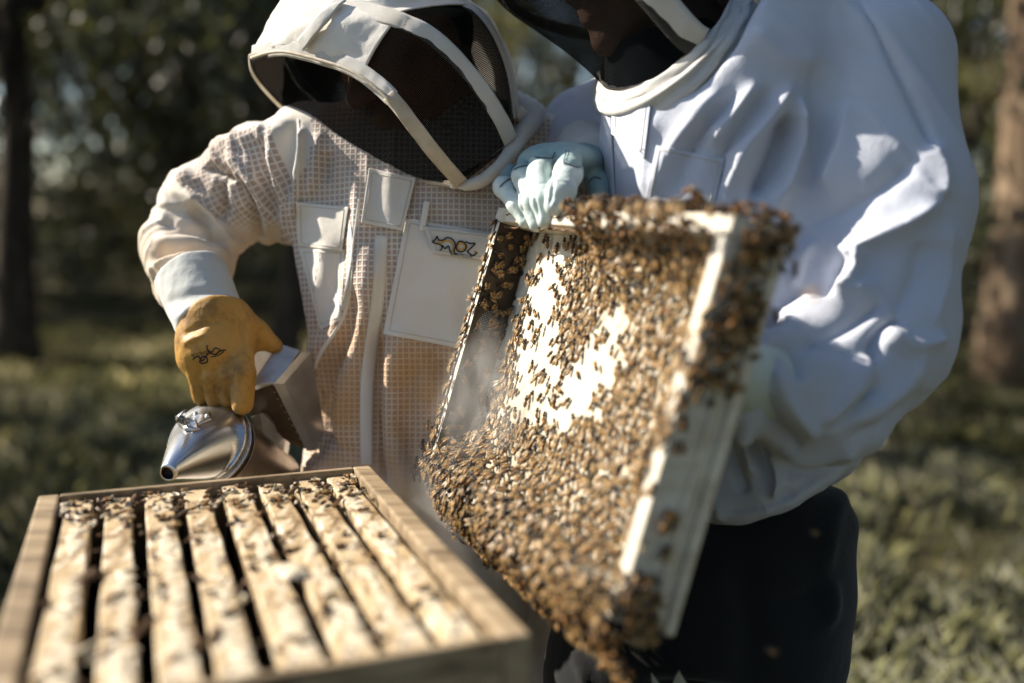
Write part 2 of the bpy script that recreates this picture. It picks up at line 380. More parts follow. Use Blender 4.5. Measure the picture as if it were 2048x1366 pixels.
M['propolis'] = m_plain('brown_propolis', (.12, .062, .022, 1), .45, var=.6, sc=90, bump=.8)
M['comb'] = m_plain('dark_comb', (.10, .06, .025, 1), .6, var=.5, sc=140, bump=.8)
M['black'] = m_plain('black_print', (.012, .012, .012, 1), .6)
M['gold'] = m_plain('gold_print', (.55, .33, .07, 1), .6)
def m_steel(name, c, r0, r1, soot=.5):
    t = NT(name); n = t.noise(14, 6, rough=.7); t.set(Metallic=1.); t.col(t.mix(t.math('MULTIPLY', t.ramp(n, [(.45, (0, 0, 0, 1)), (.75, (1, 1, 1, 1))]), soot), c, (.16, .10, .05, 1)))
    t.l(t.math('MULTIPLY_ADD', n, r1-r0, r0), t.b.inputs['Roughness']); t.nrm(t.bump(t.noise(25, 3), .12, .002)); return t.m
M['steel'] = m_steel('stainless_steel', (.62, .63, .64, 1), .18, .34, .12)
M['sooty_steel'] = m_steel('heat_stained_steel', (.34, .29, .24, 1), .28, .5, .7)
M['dull_steel'] = m_plain('dull_tin', (.64, .63, .60, 1), .32, .7, .5, .4, 26, .15)
M['bellows_leather'] = m_leather('brown_bellows_leather', (.035, .022, .014, 1), (.075, .048, .028, 1), (.12, .08, .05, 1), .6)
# ------------------------------------------------------------------ ground, wood and grass
def m_ground():
    t = NT('woodland_floor'); co = t.coord(); n = t.noise(1.1, 8, co, .7); n2 = t.noise(9, 6, co, .7)
    a = t.ramp(n, [(.38, (.045, .05, .02, 1)), (.5, (.085, .08, .04, 1)), (.66, (.10, .09, .055, 1))]); b = t.ramp(n2, [(.35, (.35,)*3+(1,)), (.7, (1.5, 1.4, 1.2, 1))])
    t.col(t.mix(1., a, b, 'MULTIPLY')); t.set(Roughness=.95, Specular_IOR_Level=.1); t.nrm(t.bump(n2, .8, .04)); return t.m
def m_bark(name, c1, c2, c3):
    t = NT(name); mp = t.n('ShaderNodeMapping'); t.l(t.coord(), mp.inputs[0]); mp.inputs['Scale'].default_value = (9, 9, 1.6); n = t.noise(1.2, 7, mp.outputs[0], .7)
    t.col(t.ramp(n, [(.32, c1), (.5, c2), (.68, c3)])); t.set(Roughness=.9, Specular_IOR_Level=.15); t.nrm(t.bump(n, .9, .05)); return t.m
def m_leaf(name, c1, c2, tr=.35, gloss=.6):
    t = NT(name); g = t.n('ShaderNodeNewGeometry'); c = t.ramp(g.outputs['Random Per Island'], [(0, c1), (1, c2)]); t.col(c); t.set(Roughness=.34, Specular_IOR_Level=gloss)
    x = t.n('ShaderNodeBsdfTranslucent'); t.l(t.mix(1., c, (1.3, 1.3, .8, 1), 'MULTIPLY'), x.inputs[0]); m = t.n('ShaderNodeMixShader'); m.inputs[0].default_value = tr
    t.l(t.b.outputs[0], m.inputs[1]); t.l(x.outputs[0], m.inputs[2]); t.l(m.outputs[0], t.out.inputs[0]); return t.m
M['ground'] = m_ground()
M['bark'] = m_bark('rough_bark', (.022, .017, .013, 1), (.05, .038, .028, 1), (.11, .085, .06, 1)); M['pale_bark'] = m_bark('pale_bark', (.035, .025, .018, 1), (.15, .105, .068, 1), (.32, .24, .16, 1))
M['leaf'] = m_leaf('olive_leaves', (.026, .034, .024, 1), (.080, .084, .050, 1), .45); M['leaf2'] = m_leaf('yellow_green_leaves', (.055, .058, .028, 1), (.15, .135, .06, 1), .5)
M['grass'] = m_leaf('grass_blades', (.05, .058, .036, 1), (.19, .185, .12, 1), .4, .25); M['straw'] = m_leaf('dry_grass', (.34, .30, .19, 1), (.58, .52, .37, 1), .3, .2)
def gh(x, y):
    P = np.stack([np.asarray(x, float)*.12, np.asarray(y, float)*.12, np.zeros(np.size(x))], 1); r = np.hypot(x, y)
    return .22*fbm(P, 2, 40)*sstep(2.5, 9, r)+.02*np.maximum(r-40, 0)*0
gx = np.concatenate([-np.geomspace(400, 12, 26), np.linspace(-11, 11, 90), np.geomspace(12, 400, 26)]); gy = np.concatenate([-np.geomspace(400, 5, 14), np.linspace(-4, 22, 100), np.geomspace(23, 500, 30)])
GX, GY = np.meshgrid(gx, gy, indexing='ij'); GZ = gh(GX.ravel(), GY.ravel())
o = add('ground', np.stack([GX.ravel(), GY.ravel(), GZ], 1), grid_faces(len(gx), len(gy)), M['ground'], at=(0, 0, 0)); setp(o, 'shaded woodland floor of short grass and leaf litter', 'ground', kind='structure')
def leaves_mesh(name, pts, size, mat, seed, droop=.6, asp=.38):
    r = np.random.RandomState(seed); n = len(pts); a = r.normal(size=(n, 3)); a[:, 2] -= droop*1.4; a /= np.linalg.norm(a, axis=1)[:, None]; b = np.cross(a, r.normal(size=(n, 3))); b /= np.linalg.norm(b, axis=1)[:, None]
    s = size*r.uniform(.55, 1.3, n)[:, None]; w = s*asp; c = np.cross(a, b)
    v = np.stack([pts, pts+a*s*.5+b*w*.5+c*s*.06, pts+a*s, pts+a*s*.5-b*w*.5-c*s*.06], 1).reshape(-1, 3); f = np.arange(4*n).reshape(-1, 4)
    me = mesh_of(name, v, f); me.materials.append(mat); return me
def crown_pts(seed, rad, zc, nclu, per, spread, lo=0.):
    r = np.random.RandomState(seed); q = r.normal(size=(nclu, 3)); q /= np.linalg.norm(q, axis=1)[:, None]; c = q*np.array(rad)*(r.uniform(.25, 1, nclu)**.5)[:, None]+np.array([0, 0, zc])
    p = np.repeat(c, per, 0)+r.normal(size=(nclu*per, 3))*spread*np.repeat(r.uniform(.5, 1.5, nclu), per)[:, None]; return c, p[p[:, 2] > lo]
def trunk_mesh(name, seed, r0, h, crown_c, mat, lean=(0, 0), limbs=9, low=None):
    r = np.random.RandomState(seed); m = MB(); z = np.linspace(-.15, h, 12); wob = np.cumsum(r.normal(0, .05, (12, 2)), 0)*np.linspace(0, 1, 12)[:, None]
    ax = np.stack([wob[:, 0]+lean[0]*z/h, wob[:, 1]+lean[1]*z/h, z], 1); rad = r0*(1-.72*np.linspace(0, 1, 12))*np.r_[1.35, 1.12, np.ones(10)]; m.put(*tube(ax, rad, 14))
    pick = crown_c[r.choice(len(crown_c), limbs, replace=False)]
    for c in pick:
        k = r.randint(4, 10); a = ax[k]; mid = (a+c)/2+np.array([0, 0, .25]); p = spline([a, mid, c], 8); m.put(*tube(p, np.linspace(rad[k]*.45, .012, 8), 6))
    if low: 
        for (z0, end, rr) in low: i = int(np.argmin(np.abs(z-z0))); m.put(*tube(spline([ax[i], (ax[i]+np.array(end))/2+np.array([0, 0, -.1]), end], 10), np.linspace(rr, rr*.35, 10), 8))
    me = smooth(mesh_of(name, np.concatenate(m.v), m.f)); me.materials.append(mat); return me
CROWN = []
for k in range(4):
    c, p = crown_pts(100+k, (2.3, 2.3, 2.7), 3.5+.3*k, 70, 100, .27, .35); CROWN.append((c, leaves_mesh('crown', p, .17, M['leaf2'] if k == 3 else M['leaf'], k)))
c, p = crown_pts(140, (2.4, 2.2, 2.0), 4.6, 34, 60, .24, .5); CROWN.append((c, leaves_mesh('crown', p, .20, M['leaf'], 9)))
TRK = [trunk_mesh('trunk', 200+k, .09+.02*k, 5.2, CROWN[k][0], M['bark'], ((.9, -.7, .5, -1.1, .6)[k], (.3, .5, -.4, .2, -.5)[k]), 12, [(1.6+.2*k, ((-1) ** k*1.4, .5, 3.2), .04), (2.3, ((-1) ** (k+1)*1.2, -.4, 3.6), .035)]) for k in range(5)]
TREES = []
def tree(px, d, label, kind, sc=1., trunk=None, grp='trees in the wood behind', rot=None):
    g = toW(groundV(px, d)); x, y = g[0], g[1]; z = gh(np.array([x]), np.array([y]))[0]
    e = empty('eucalyptus_tree', (x, y, z), label, 'tree', grp); e.rotation_euler.z = rng.uniform(0, 6.28) if rot is None else rot; e.scale = (sc,)*3
    t = link_me('trunk', trunk or TRK[kind], e); c = link_me('crown', CROWN[kind][1], e); return e
tL = trunk_mesh('trunk', 301, .21, 6.0, CROWN[0][0], M['bark'], (.25, 0), 9, [(3.2, (1.1, .2, 4.3), .07), (2.2, (-1.0, .3, 3.2), .05)])
tR = trunk_mesh('trunk', 302, .235, 7.0, CROWN[1][0]+np.array([0, 0, 1.]), M['pale_bark'], (-.25, 0), 8)
tree(28, 9.6, 'dark leaning tree trunk at the left edge with a forked branch', 4, 1.0, tL, rot=0.)
tree(2028, 8.9, 'thick pale trunked tree at the right edge with a sunlit side', 1, 1.25, tR, rot=0.)
tree(560, 9.0, 'slim dark tree seen in the gap between the sleeve and the suit', 4, .9)
tree(1122, 21., 'thin far tree between the two hoods', 3, 1.1)
far = [(-160, 14, 0, 'leafy tree half cut off by the left edge, behind the leaning trunk'), (265, 21, 1, 'leafy tree with bright sky gaps in its crown at the upper left'), (345, 12.5, 2, 'dark leafy tree directly above the bent sleeve'), (400, 14, 3, 'yellow green tree left of the hood'), (480, 18, 0, 'far dark tree just left of the hood tip'), (650, 16, 1, 'dark tree hidden behind the left hood'),
       (985, 26, 0, 'pale far tree showing just right of the left hood'), (1860, 14, 3, 'yellow green tree above the right shoulder of the white jacket'), (2160, 14, 2, 'tree beyond the right edge behind the pale trunk'), (330, 22, 1, 'far tree deep in the wood above the bent sleeve'), (1700, 20, 0, 'far tree hidden behind the white jacket')]
for x, y, k, lab in ((4.6, 1.2, 0, 'unseen tree close by on the right, added to block sky light'), (5.2, -2.6, 2, 'unseen tree to the right and behind the viewpoint, added to block sky light'), (7.2, 3.6, 1, 'unseen tree right of the pale trunk, added to block sky light'), (2.2, -5.5, 3, 'unseen tree behind the viewpoint, added to block sky light'), (-8.6, 6.9, 0, 'thin crowned tree left of the leaning trunk, outside the view'), (-5.6, 7.2, 4, 'near thin crowned tree at the far left whose leaves shade the clearing')):  # first four: unseen trees added to cut sky light on the right jacket
    e = tree(1024, 5, lab, k, 1.15); e.location = (x, y, 0)
for px, d, k, lab in far: tree(px, d, lab, k, rng.uniform(.9, 1.2))
# low shrubs that close the view under the crowns
SHR = []
for k in range(3):
    c, p = crown_pts(400+k, (1.1, 1.1, .8), .85, 34, 70, .22, .02); SHR.append((c, leaves_mesh('foliage', p, .11, M['leaf2'] if k == 2 else M['leaf'], 40+k), trunk_mesh('stem', 410+k, .035, 1.0, c, M['bark'], limbs=7)))
shr = [(70, 14, 0, 'low shrub at the foot of the leaning left trunk'), (200, 18, 1, 'shrub behind the bright grass patch on the left'), (320, 15, 2, 'yellow green shrub behind the grey glove cuff'), (430, 19, 0, 'shrub behind the bent elbow'), (520, 13, 1, 'dark shrub seen through the gap under the arm'), (1790, 15, 0, 'shrub behind the elbow of the white jacket'), (1920, 11.5, 1, 'dark shrub at the foot of the pale right trunk'), (2070, 13, 2, 'shrub cut off by the right edge'), (1010, 28, 2, 'far shrub between the hood and the mint glove'), (1240, 22, 0, 'far shrub behind the right person')]
for px, d, k, lab in shr:
    g = toW(groundV(px, d)); z = gh(g[0:1], g[1:2])[0]; e = empty('shrub', (g[0], g[1], z), lab, 'shrub', 'shrubs under the trees'); e.rotation_euler.z = rng.uniform(0, 6.28); e.scale = (rng.uniform(.9, 1.4),)*3
    link_me('foliage', SHR[k][1], e); link_me('stem', SHR[k][2], e)
# the wood beyond reads as one mass
r = np.random.RandomState(9); n = 900; an = r.uniform(-1.0, 1.0, n); ds = r.uniform(24, 46, n); zz = r.uniform(0, 1, n)**.8*13
pxa = 1024+FPX*np.tan(an); keep = ~((pxa > 1035) & (pxa < 1215) & (zz > 2.2)) & ~((pxa > 30) & (pxa < 270) & (zz > 3.4)); an, ds, zz = an[keep], ds[keep], zz[keep]
cc = np.stack([np.sin(an)*ds, np.cos(an)*ds, zz], 1); p = np.repeat(cc, 70, 0)+r.normal(size=(len(cc)*70, 3))*np.array([1.0, 1.0, .9])
me = leaves_mesh('far_wood', p[p[:, 2] > 0], .42, M['leaf'], 77, .2, .5); o = link_me('far_wood', me); setp(o, 'far dark wood closing the view behind the trees', 'wood', kind='stuff')
# grass
def blades(n, xr, yr, h, w, mat, name, label, seed, thr=-.1):
    r = np.random.RandomState(seed); x = r.uniform(*xr, n); y = r.uniform(*yr, n); P = np.stack([x*1.3, y*1.3, x*0], 1); d = fbm(P, 3, seed); k = d > thr+r.normal(0, .15, n); k &= ~((np.hypot(x+.15, y-1.0) < 1.05)); x, y, d = x[k], y[k], d[k]; n = len(x)
    b = np.stack([x, y, gh(x, y)], 1); hh = h*r.uniform(.4, 1.2, n)*(1+.8*np.clip(d, 0, 1)); a = r.uniform(0, 6.28, n); ln = r.uniform(.1, .7, n); dr = np.stack([np.cos(a), np.sin(a), a*0], 1); sd_ = np.stack([-np.sin(a), np.cos(a), a*0], 1)*w*r.uniform(.6, 1.3, n)[:, None]
    m1 = b+dr*(hh*ln*.35)[:, None]+np.array([0, 0, 1.])*(hh*.6)[:, None]; tp = b+dr*(hh*ln)[:, None]+np.array([0, 0, 1.])*(hh*(1-.3*ln))[:, None]
    v = np.stack([b-sd_, b+sd_, m1+sd_*.8, tp, m1-sd_*.8], 1).reshape(-1, 3); i = np.arange(n)*5; f = np.stack([i, i+1, i+2, i+3, i+4], 1); me = mesh_of(name, v, f); me.materials.append(mat); o = link_me(name, me); return setp(o, label, 'grass', kind='stuff')
blades(52000, (-7, 7), (1.8, 12), .12, .005, M['grass'], 'grass', 'short green grass over the clearing', 51, -.25)
blades(26000, (-7, 7), (1.8, 11), .13, .0035, M['straw'], 'dry_grass', 'dry straw coloured grass scattered through the clearing', 52, .05)
blades(16000, (.8, 4.5), (3.4, 7.0), .20, .0042, M['grass'], 'tall_grass', 'taller pale grass tufts behind the dark trousers', 53, .35)
M['pale_grass'] = m_leaf('pale_grass_blades', (.13, .14, .10, 1), (.42, .41, .33, 1), .4, .25)
blades(34000, (.7, 5.0), (2.2, 6.0), .15, .0040, M['pale_grass'], 'pale_grass', 'pale sunlit grass behind the dark trousers', 54, -.35)
blades(8000, (-4.5, -.4), (2.6, 8.0), .13, .0040, M['pale_grass'], 'pale_grass', 'patchy pale grass on the left behind the hive', 55, .15)
# ------------------------------------------------------------------ the open hive
HYAW = radians(21.05); HO = np.array([-.5007, 1.0215, CAM_H-.2987]); HA = np.array([cos(HYAW), sin(HYAW), 0]); HB = np.array([sin(HYAW), -cos(HYAW), 0]); HZ = np.array([0, 0, 1.])
HW, HL, HT = .356, .508, .021
def H(a, b, z): return HO+a*HA+b*HB+np.array([0, 0, z])
HAX = np.array([HA, HB, HZ])
def hive_box(top, h, label, rebate):
    c = H(HW/2, HL/2, top-h); e = empty('hive_box', c, label, 'hive box', 'stacked hive boxes')
    for nm, a0, a1 in (('side_wall', 0, HT), ('side_wall', HW-HT, HW)):
        m = MB(); m.box(H((a0+a1)/2, HL/2, top-h/2), HAX, ((a1-a0)/2, HL/2, h/2)); bevel(m.build(nm, M['hive_wood'], e), .0025)
    for b0, b1, lip in ((0.0005, HT, 0), (HL-HT, HL-.0005, 1)):
        m = MB(); r = .017 if rebate else 0
        m.box(H(HW/2, (b0+b1)/2, top-h/2-r/2), HAX, (HW/2-HT-.0005, (b1-b0)/2, h/2-r/2-.0006))
        if rebate:
            bc = b0+.0045 if not lip else b1-.0045
            m.box(H(HW/2, bc, top-r/2), HAX, (HW/2-HT-.0005, .0045, r/2))
        bevel(m.build('end_wall', M['hive_wood'], e), .0015)
    return e
hz = 0.0
hbox = hive_box(0, .243, 'topmost open tan wooden hive box holding the frames', True)
hive_box(-.2436, .243, 'second tan wooden hive box down, directly under the open one', False)
hive_box(-.4872, .243, 'third tan wooden hive box down in the stack', False)
hive_box(-.7308, .243, 'lowest tan wooden hive box, resting on the floor board', False)
fl = MB(); zb = -.9744; hb = HO[2]+zb
fl.box(H(HW/2, HL/2, zb-hb/2), HAX, (HW/2+.012, HL/2+.03, hb/2)); setp(bevel(fl.build('hive_floor', M['hive_wood']), .004), 'low wooden floor board under the hive stack on the grass', 'hive stand')
# eight frames hang in the top box
def strip(path_a, half, zf, n, seed, th, mat, name, parent, b0, b1, wob=.006, cover=.5):
    """lumpy wax laid along a bar"""
    bs = np.linspace(b0, b1, n); P = np.stack([bs*60, np.full(n, seed*3.1), np.zeros(n)], 1)
    l = path_a-half+np.clip(fbm(P*2.2, 4, seed)*wob*1.3, -.004, .014); r = path_a+half+np.clip(fbm(P*2.2+50, 4, seed+5)*wob*1.3, -.014, .005)
    k = 7; v = []; t = np.linspace(0, 1, k); prof = np.array([-.003, .75, .95, 1, .95, .75, -.003])
    for i in range(n):
        aa = l[i]+(r[i]-l[i])*t; hh = th*prof*(.9+.5*vnoise(np.stack([aa*200, np.full(k, bs[i]*90), np.full(k, seed)], 1), seed))
        hh[0] = hh[-1] = -.001
        if i in (0, n-1): hh[:] = -.001
        v += [H(a_, bs[i], zf+h_) for a_, h_ in zip(aa, hh)]
    return add(name, np.array(v), grid_faces(n, k)[:, ::-1], mat, parent)
FR_ORD = ['first', 'second', 'third', 'fourth', 'fifth', 'sixth', 'seventh', 'eighth']
pitchf = (HW-2*HT)/8
FRAMES = []
for i in range(8):
    ac = HT+pitchf*(i+.5)+rng.uniform(-.0015, .0015); wb = .0135+rng.uniform(-.0008, .0008); zt = -.007+rng.uniform(-.001, .001); sk = rng.uniform(-.004, .004)
    lab = {0: 'wooden hive frame nearest the left wall of the open box', 7: 'wooden hive frame nearest the right wall of the open box'}.get(i, FR_ORD[i]+' wooden hive frame from the left wall of the open box')
    e = empty('framed_honeycomb', H(ac, HL/2, -.235), lab, 'hive frame', 'frames hanging in the open hive box')
    n = 60; bs = np.linspace(.0115, HL-.0115, n); v = []
    for b in bs:
        o = sk*(b/HL-.5); wob = .0006*sin(b*60+i)
        for da, dz in ((-wb, -.019), (-wb, -.0015), (-wb+.0015, 0), (-.003, .0003), (.003, .0002), (wb-.0015, 0), (wb, -.0015), (wb, -.019)):
            v.append(H(ac+o+da+wob*(1 if da > 0 else -.5), b, zt+dz+.0006*sin(b*35+i*2)))
    f = [tuple(q) for q in grid_faces(n, 8, True)[:, ::-1]]+[tuple(range(8)), tuple((n-1)*8+j for j in range(7, -1, -1))]
    add('top_bar', np.array(v), f, M['wax_bar'], e, sm=False)
    for s in (0, 1):
        m = MB(); m.box(H(ac, .0245 if s == 0 else HL-.0245, zt-.125), HAX, (.0135, .004, .104)); m.build('end_bar', M['bar_wood'], e)
    m = MB(); m.box(H(ac, HL/2, zt-.226), HAX, (.009, HL/2-.03, .005)); m.build('bottom_bar', M['bar_wood'], e)
    gx = np.linspace(.03, HL-.03, 60); gz = np.linspace(-.02, -.218, 30); vv = []; 
    for sgn in (-1, 1):
        for b in gx:
            for z in gz: vv.append(H(ac+sgn*(.0105+.003*vnoise(np.array([[b*40, z*40, i+sgn*9.]]), 3)[0]), b, zt+z))
    g = grid_faces(60, 30); add('comb', np.array(vv), np.concatenate([g, g[:, ::-1]+1800]), M['comb'], e)
    # burr comb and propolis on the bar
    a_off = [.003, .005, .0035, .002, .003, .004, .002, -.003][i]
    for (b0, b1) in [[(.06, .20), (.27, .49)], [(.24, .40), (.41, .49)], [(.14, .49)], [(.17, .49)], [(.19, .48)], [(.23, .47)], [(.31, .45)], [(.08, .30), (.33, .47)]][i]:
        strip(ac+a_off, .0056, zt+.0004, int((b1-b0)*420)+6, i*11+int(b0*100), .0007, M['wax'], 'burr_comb', e, b0, b1)
    FRAMES.append((ac, zt, e))
# lumps of propolis and broken comb on the bar ends and between bars, each stuck to its frame
for i, (ac, zt, e) in enumerate(FRAMES):
    m = MB(); mw = MB()
    for q in range(26 if i < 7 else 16):
        b = abs(rng.normal(0, .05))+.014 if q < 15 else rng.uniform(.03, .47)
        side = rng.choice([-1, 1]); a = ac+side*rng.uniform(.009, .019) if q >= 9 else ac+rng.uniform(-.016, .016)
        r = rng.uniform(.002, .005); ln = rng.uniform(1, 2.6)
        base = H(a, min(b, HL-.02), zt+rng.uniform(-.002, .003)); pts = [base+np.array([rng.normal(0, .35)*k*r, rng.normal(0, .9)*r*k*ln*.5, (.4*r*(1-abs(k-1.5)/1.5))]) for k in range(4)]
        v, f = tube(spline(pts, 6), r*np.array([.2, .7, .9, .6, .8, .2])*rng.uniform(.5, .9), 5); v = v+rng.normal(0, r*.28, v.shape); v[:, 2] = base[2]+(v[:, 2]-base[2])*.7; (m if q % 6 else mw).put(v, f)
    m.build('propolis', M['propolis'], e, sm=False)['kind'] = 'stuff'; mw.build('wax_crumbs', M['wax'], e, sm=False)['kind'] = 'stuff'
    if i in (4,):                                        # brace comb bridging to the next bar
        b = .265 if i == 2 else .29
        strip(ac+pitchf/2, .013, zt+.001, 10, 77+i, .004, M['wax'], 'brace_comb', e, b, b+.035, .004)

# ------------------------------------------------------------------ the lid, held up on its side
LM = np.array([[0.3995, 0.8747, 0.2746], [-0.9166, 0.3855, 0.1055], [-0.0136, -0.2938, 0.9558]])
LO = np.array([-.01729, 1.24861, CAM_H+.00431]); LL, LS, LD, LT = .488, .342, .0575, .0185
LX, LY, LZ = LM[:, 0], LM[:, 1], LM[:, 2]
def L(x, y, z): return LO+np.multiply.outer(np.asarray(x, float), LX)+np.multiply.outer(np.asarray(y, float), LY)+np.multiply.outer(np.asarray(z, float), LZ)
LAX = np.array([LX, LY, LZ])
lid = empty('hive_cover', L(LL/2, LD/2, -LS), 'white wooden hive lid held on its side and covered with bees', 'hive lid')
def lbox(name, x0, x1, y0, y1, z0, z1, mat, bw=.002):
    m = MB(); m.box(L((x0+x1)/2, (y0+y1)/2, (z0+z1)/2), LAX, (abs(x1-x0)/2, abs(y1-y0)/2, abs(z1-z0)/2)); return bevel(m.build(name, mat, lid), bw)
lbox('top_wall', 0, LL, 0, LD-.0105, 0, -LT, M['white_paint'])
lbox('bottom_wall', 0, LL, 0, LD-.0105, -LS+LT, -LS, M['white_paint'])
lbox('right_wall', LL-LT, LL-.0006, .0004, LD-.0105, -LT-.0004, -LS+LT+.0004, M['white_paint'])
lbox('roof_panel', -.004, LL+.004, LD-.010, LD, .004, -LS-.004, M['old_paint'])
lbox('corner_strip', LL, LL+.004, .030, .034, -.002, -LS+.002, M['old_paint'], .001)
# left wall with a round vent cut through it
def wall_with_hole():
    cy, cz, r = .026, -.142, .0165; n = 32
    y0, y1, z0, z1 = .0004, LD-.0105, -LS+LT+.0004, -LT-.0004
    an = np.linspace(0, 2*pi, n, endpoint=False); ring = np.stack([cy+r*np.cos(an), cz+r*np.sin(an)], 1)
    def edge(a):
        dy, dz = cos(a), sin(a); ts = []
        if abs(dy) > 1e-9: ts.append(((y1 if dy > 0 else y0)-cy)/dy)
        if abs(dz) > 1e-9: ts.append(((z1 if dz > 0 else z0)-cz)/dz)
        k = min(ts); return [cy+k*dy, cz+k*dz]
    ca = [math.atan2(z-cz, y-cy) % (2*pi) for y in (y0, y1) for z in (z0, z1)]
    al = sorted(list(an)+ca); inner = np.array([[cy+r*cos(a), cz+r*sin(a)] for a in al]); outer = np.array([edge(a) for a in al]); k = len(al)
    v = np.concatenate([L(np.full(k, x), q[:, 0], q[:, 1]) for x in (LT, .0006) for q in (inner, outer)])
    f = []
    for i in range(k):
        j = (i+1) % k
        f += [(i, k+i, k+j, j), (2*k+i, 2*k+j, 3*k+j, 3*k+i), (i, j, 2*k+j, 2*k+i), (k+i, 3*k+i, 3*k+j, k+j)]
    wl = add('left_wall', v, f, [M['white_paint'], M['dark_wood']], lid, sm=False); wl.data.polygons.foreach_set('material_index', np.array([1 if q % 4 in (0, 2) else 0 for q in range(len(f))], np.int32))
    m = MB(); s = .0021
    for q in np.arange(-r, r, s):
        hl = math.sqrt(max(r*r-q*q, 0))
        if hl > .002:
            m.box(L(LT-.006, cy+q, cz), LAX, (.0003, .00042, hl)); m.box(L(LT-.0066, cy, cz+q), LAX, (.0003, hl, .00042))
    m.build('vent_screen', M['black'], wl)
wall_with_hole()
# brown propolis smeared along the rims
for k, (z0, x0, x1) in enumerate(((-LT/2, .03, .2), (-LT*1.2, .03, .24))):
    xs = np.linspace(x0, x1, 40); v, f = tube(L(xs, .001 if k == 0 else .004, z0+.002*fbm(np.stack([xs*90, xs*0, xs*0], 1), 2, k)), .0012+.0008*np.abs(vnoise(np.stack([xs*130, xs*0, xs*0+3], 1), k)), 5)
    add('propolis_line', v, f, M['propolis'], lid)
zs = np.linspace(-.02, -.33, 70); v, f = tube(L(.0085+.0012*fbm(np.stack([zs*80, zs*0, zs*0], 1), 2, 4), -.0002, zs), .0011, 5); add('propolis_line', v, f, M['propolis'], lid)
# ------------------------------------------------------------------ people
def bvh_of(v, F): return BVHTree.FromPolygons([tuple(p) for p in v], [tuple(int(i) for i in f) for f in F])
def cast(bvh, px, py):
    d = W(px, py, 1.0)-CAMP; d /= np.linalg.norm(d); h, n, i, t = bvh.ray_cast(Vector(CAMP), Vector(d))
    return (np.array(h), np.array(n), d) if h is not None else None
def drape(bvh, G, off, smo=3):
    """lay a grid of directions (n,m,2) on a surface, off metres above it; returns (n,m,3) world"""
    n, m, _ = G.shape; D = np.full((n, m), np.nan); dirs = np.zeros((n, m, 3))
    for i in range(n):
        for j in range(m):
            d = W(G[i, j, 0], G[i, j, 1], 1.0)-CAMP; dirs[i, j] = d/np.linalg.norm(d)
            h, nn, _, t = bvh.ray_cast(Vector(CAMP), Vector(dirs[i, j]))
            if h is not None: D[i, j] = t
    med = np.nanmedian(D)
    for _ in range(30):
        bad = np.isnan(D)
        if not bad.any(): break
        Q = np.pad(D, 1, constant_values=np.nan); nb = np.stack([Q[:-2, 1:-1], Q[2:, 1:-1], Q[1:-1, :-2], Q[1:-1, 2:]])
        with np.errstate(all='ignore'):
            import warnings; warnings.simplefilter('ignore'); a = np.nanmean(nb, 0)
        D[bad] = a[bad]
    D[np.isnan(D)] = med
    D0 = D.copy()
    for _ in range(smo):
        Q = np.pad(D, 1, mode='edge'); A = (Q[:-2, 1:-1]+Q[2:, 1:-1]+Q[1:-1, :-2]+Q[1:-1, 2:])/4; D = np.minimum(.5*D+.5*A, D0+.0008)
    return CAMP+dirs*(D-off)[..., None], dirs
def quad_grid(c, n, m):
    """c: corners tl,tr,br,bl in directions"""
    a, b, d, e = [np.array(k, float) for k in c]; s = np.linspace(0, 1, n)[:, None, None]; t = np.linspace(0, 1, m)[None, :, None]
    return (1-s)*((1-t)*a+t*b)+s*((1-t)*e+t*d)
def band_grid(left, right, n, m):
    l = spline(left, n); r = spline(right, n); t = np.linspace(0, 1, m)[None, :, None]; return l[:, None]*(1-t)+r[:, None]*t
def slab(name, P, dirs, th, mat, parent, uvs=True):
    n, m, _ = P.shape; top = P.reshape(-1, 3); bot = (P+dirs*th).reshape(-1, 3); g = grid_faces(n, m)
    loop = [j for j in range(m)]+[i*m+m-1 for i in range(1, n)]+[(n-1)*m+j for j in range(m-2, -1, -1)]+[i*m for i in range(n-2, 0, -1)]
    k = n*m; side = [(loop[q], loop[(q+1) % len(loop)], k+loop[(q+1) % len(loop)], k+loop[q]) for q in range(len(loop))]
    f = np.concatenate([g, g[:, ::-1]+k, np.array(side)])
    o = add(name, np.concatenate([top, bot]), f, mat, parent); fl_ = np.ones(len(f), bool); fl_[2*len(g):] = False; o.data.polygons.foreach_set('use_smooth', fl_); fix_normals(o); return o
def fix_normals(o):
    bm = bmesh.new(); bm.from_mesh(o.data); bmesh.ops.recalc_face_normals(bm, faces=bm.faces); bm.to_mesh(o.data); bm.free()
def patch(name, bvh, corners, mat, parent, off=.003, th=.004, n=14, m=14, smo=4):
    P, d = drape(bvh, quad_grid(corners, n, m), off, smo); o = slab(name, P, d, th, mat, parent); bevel(o, .0008, 2)
    if n > 8 and m > 8:
        k = P-d*.0004; path = np.concatenate([k[1, 1:-1], k[1:-1, -2], k[-2, 1:-1][::-1], k[1:-1, 1][::-1]]); v, f = tube(path, .00045, 5); add('stitching', v, f, M['stitch_pale'], o)
    return o
def ribbon_on(name, bvh, left, right, mat, parent, off=.002, th=.003, n=40, m=5, smo=2):
    P, d = drape(bvh, band_grid(left, right, n, m), off, smo); return slab(name, P, d, th, mat, parent)
def line_on(bvh, pts, wpx, off=.0012, n=None, closed=False):
    """a printed or stitched line as a thin flat ribbon; returns verts, faces"""
    p = spline(pts, n or max(6, len(pts)*5)); t = np.gradient(p, axis=0); t /= np.linalg.norm(t, axis=1)[:, None]+1e-9; nn = np.stack([-t[:, 1], t[:, 0]], 1)*wpx/2
    G = np.stack([p-nn, p+nn], 1); P, d = drape(bvh, G, off, 0); return P.reshape(-1, 3), grid_faces(len(p), 2)
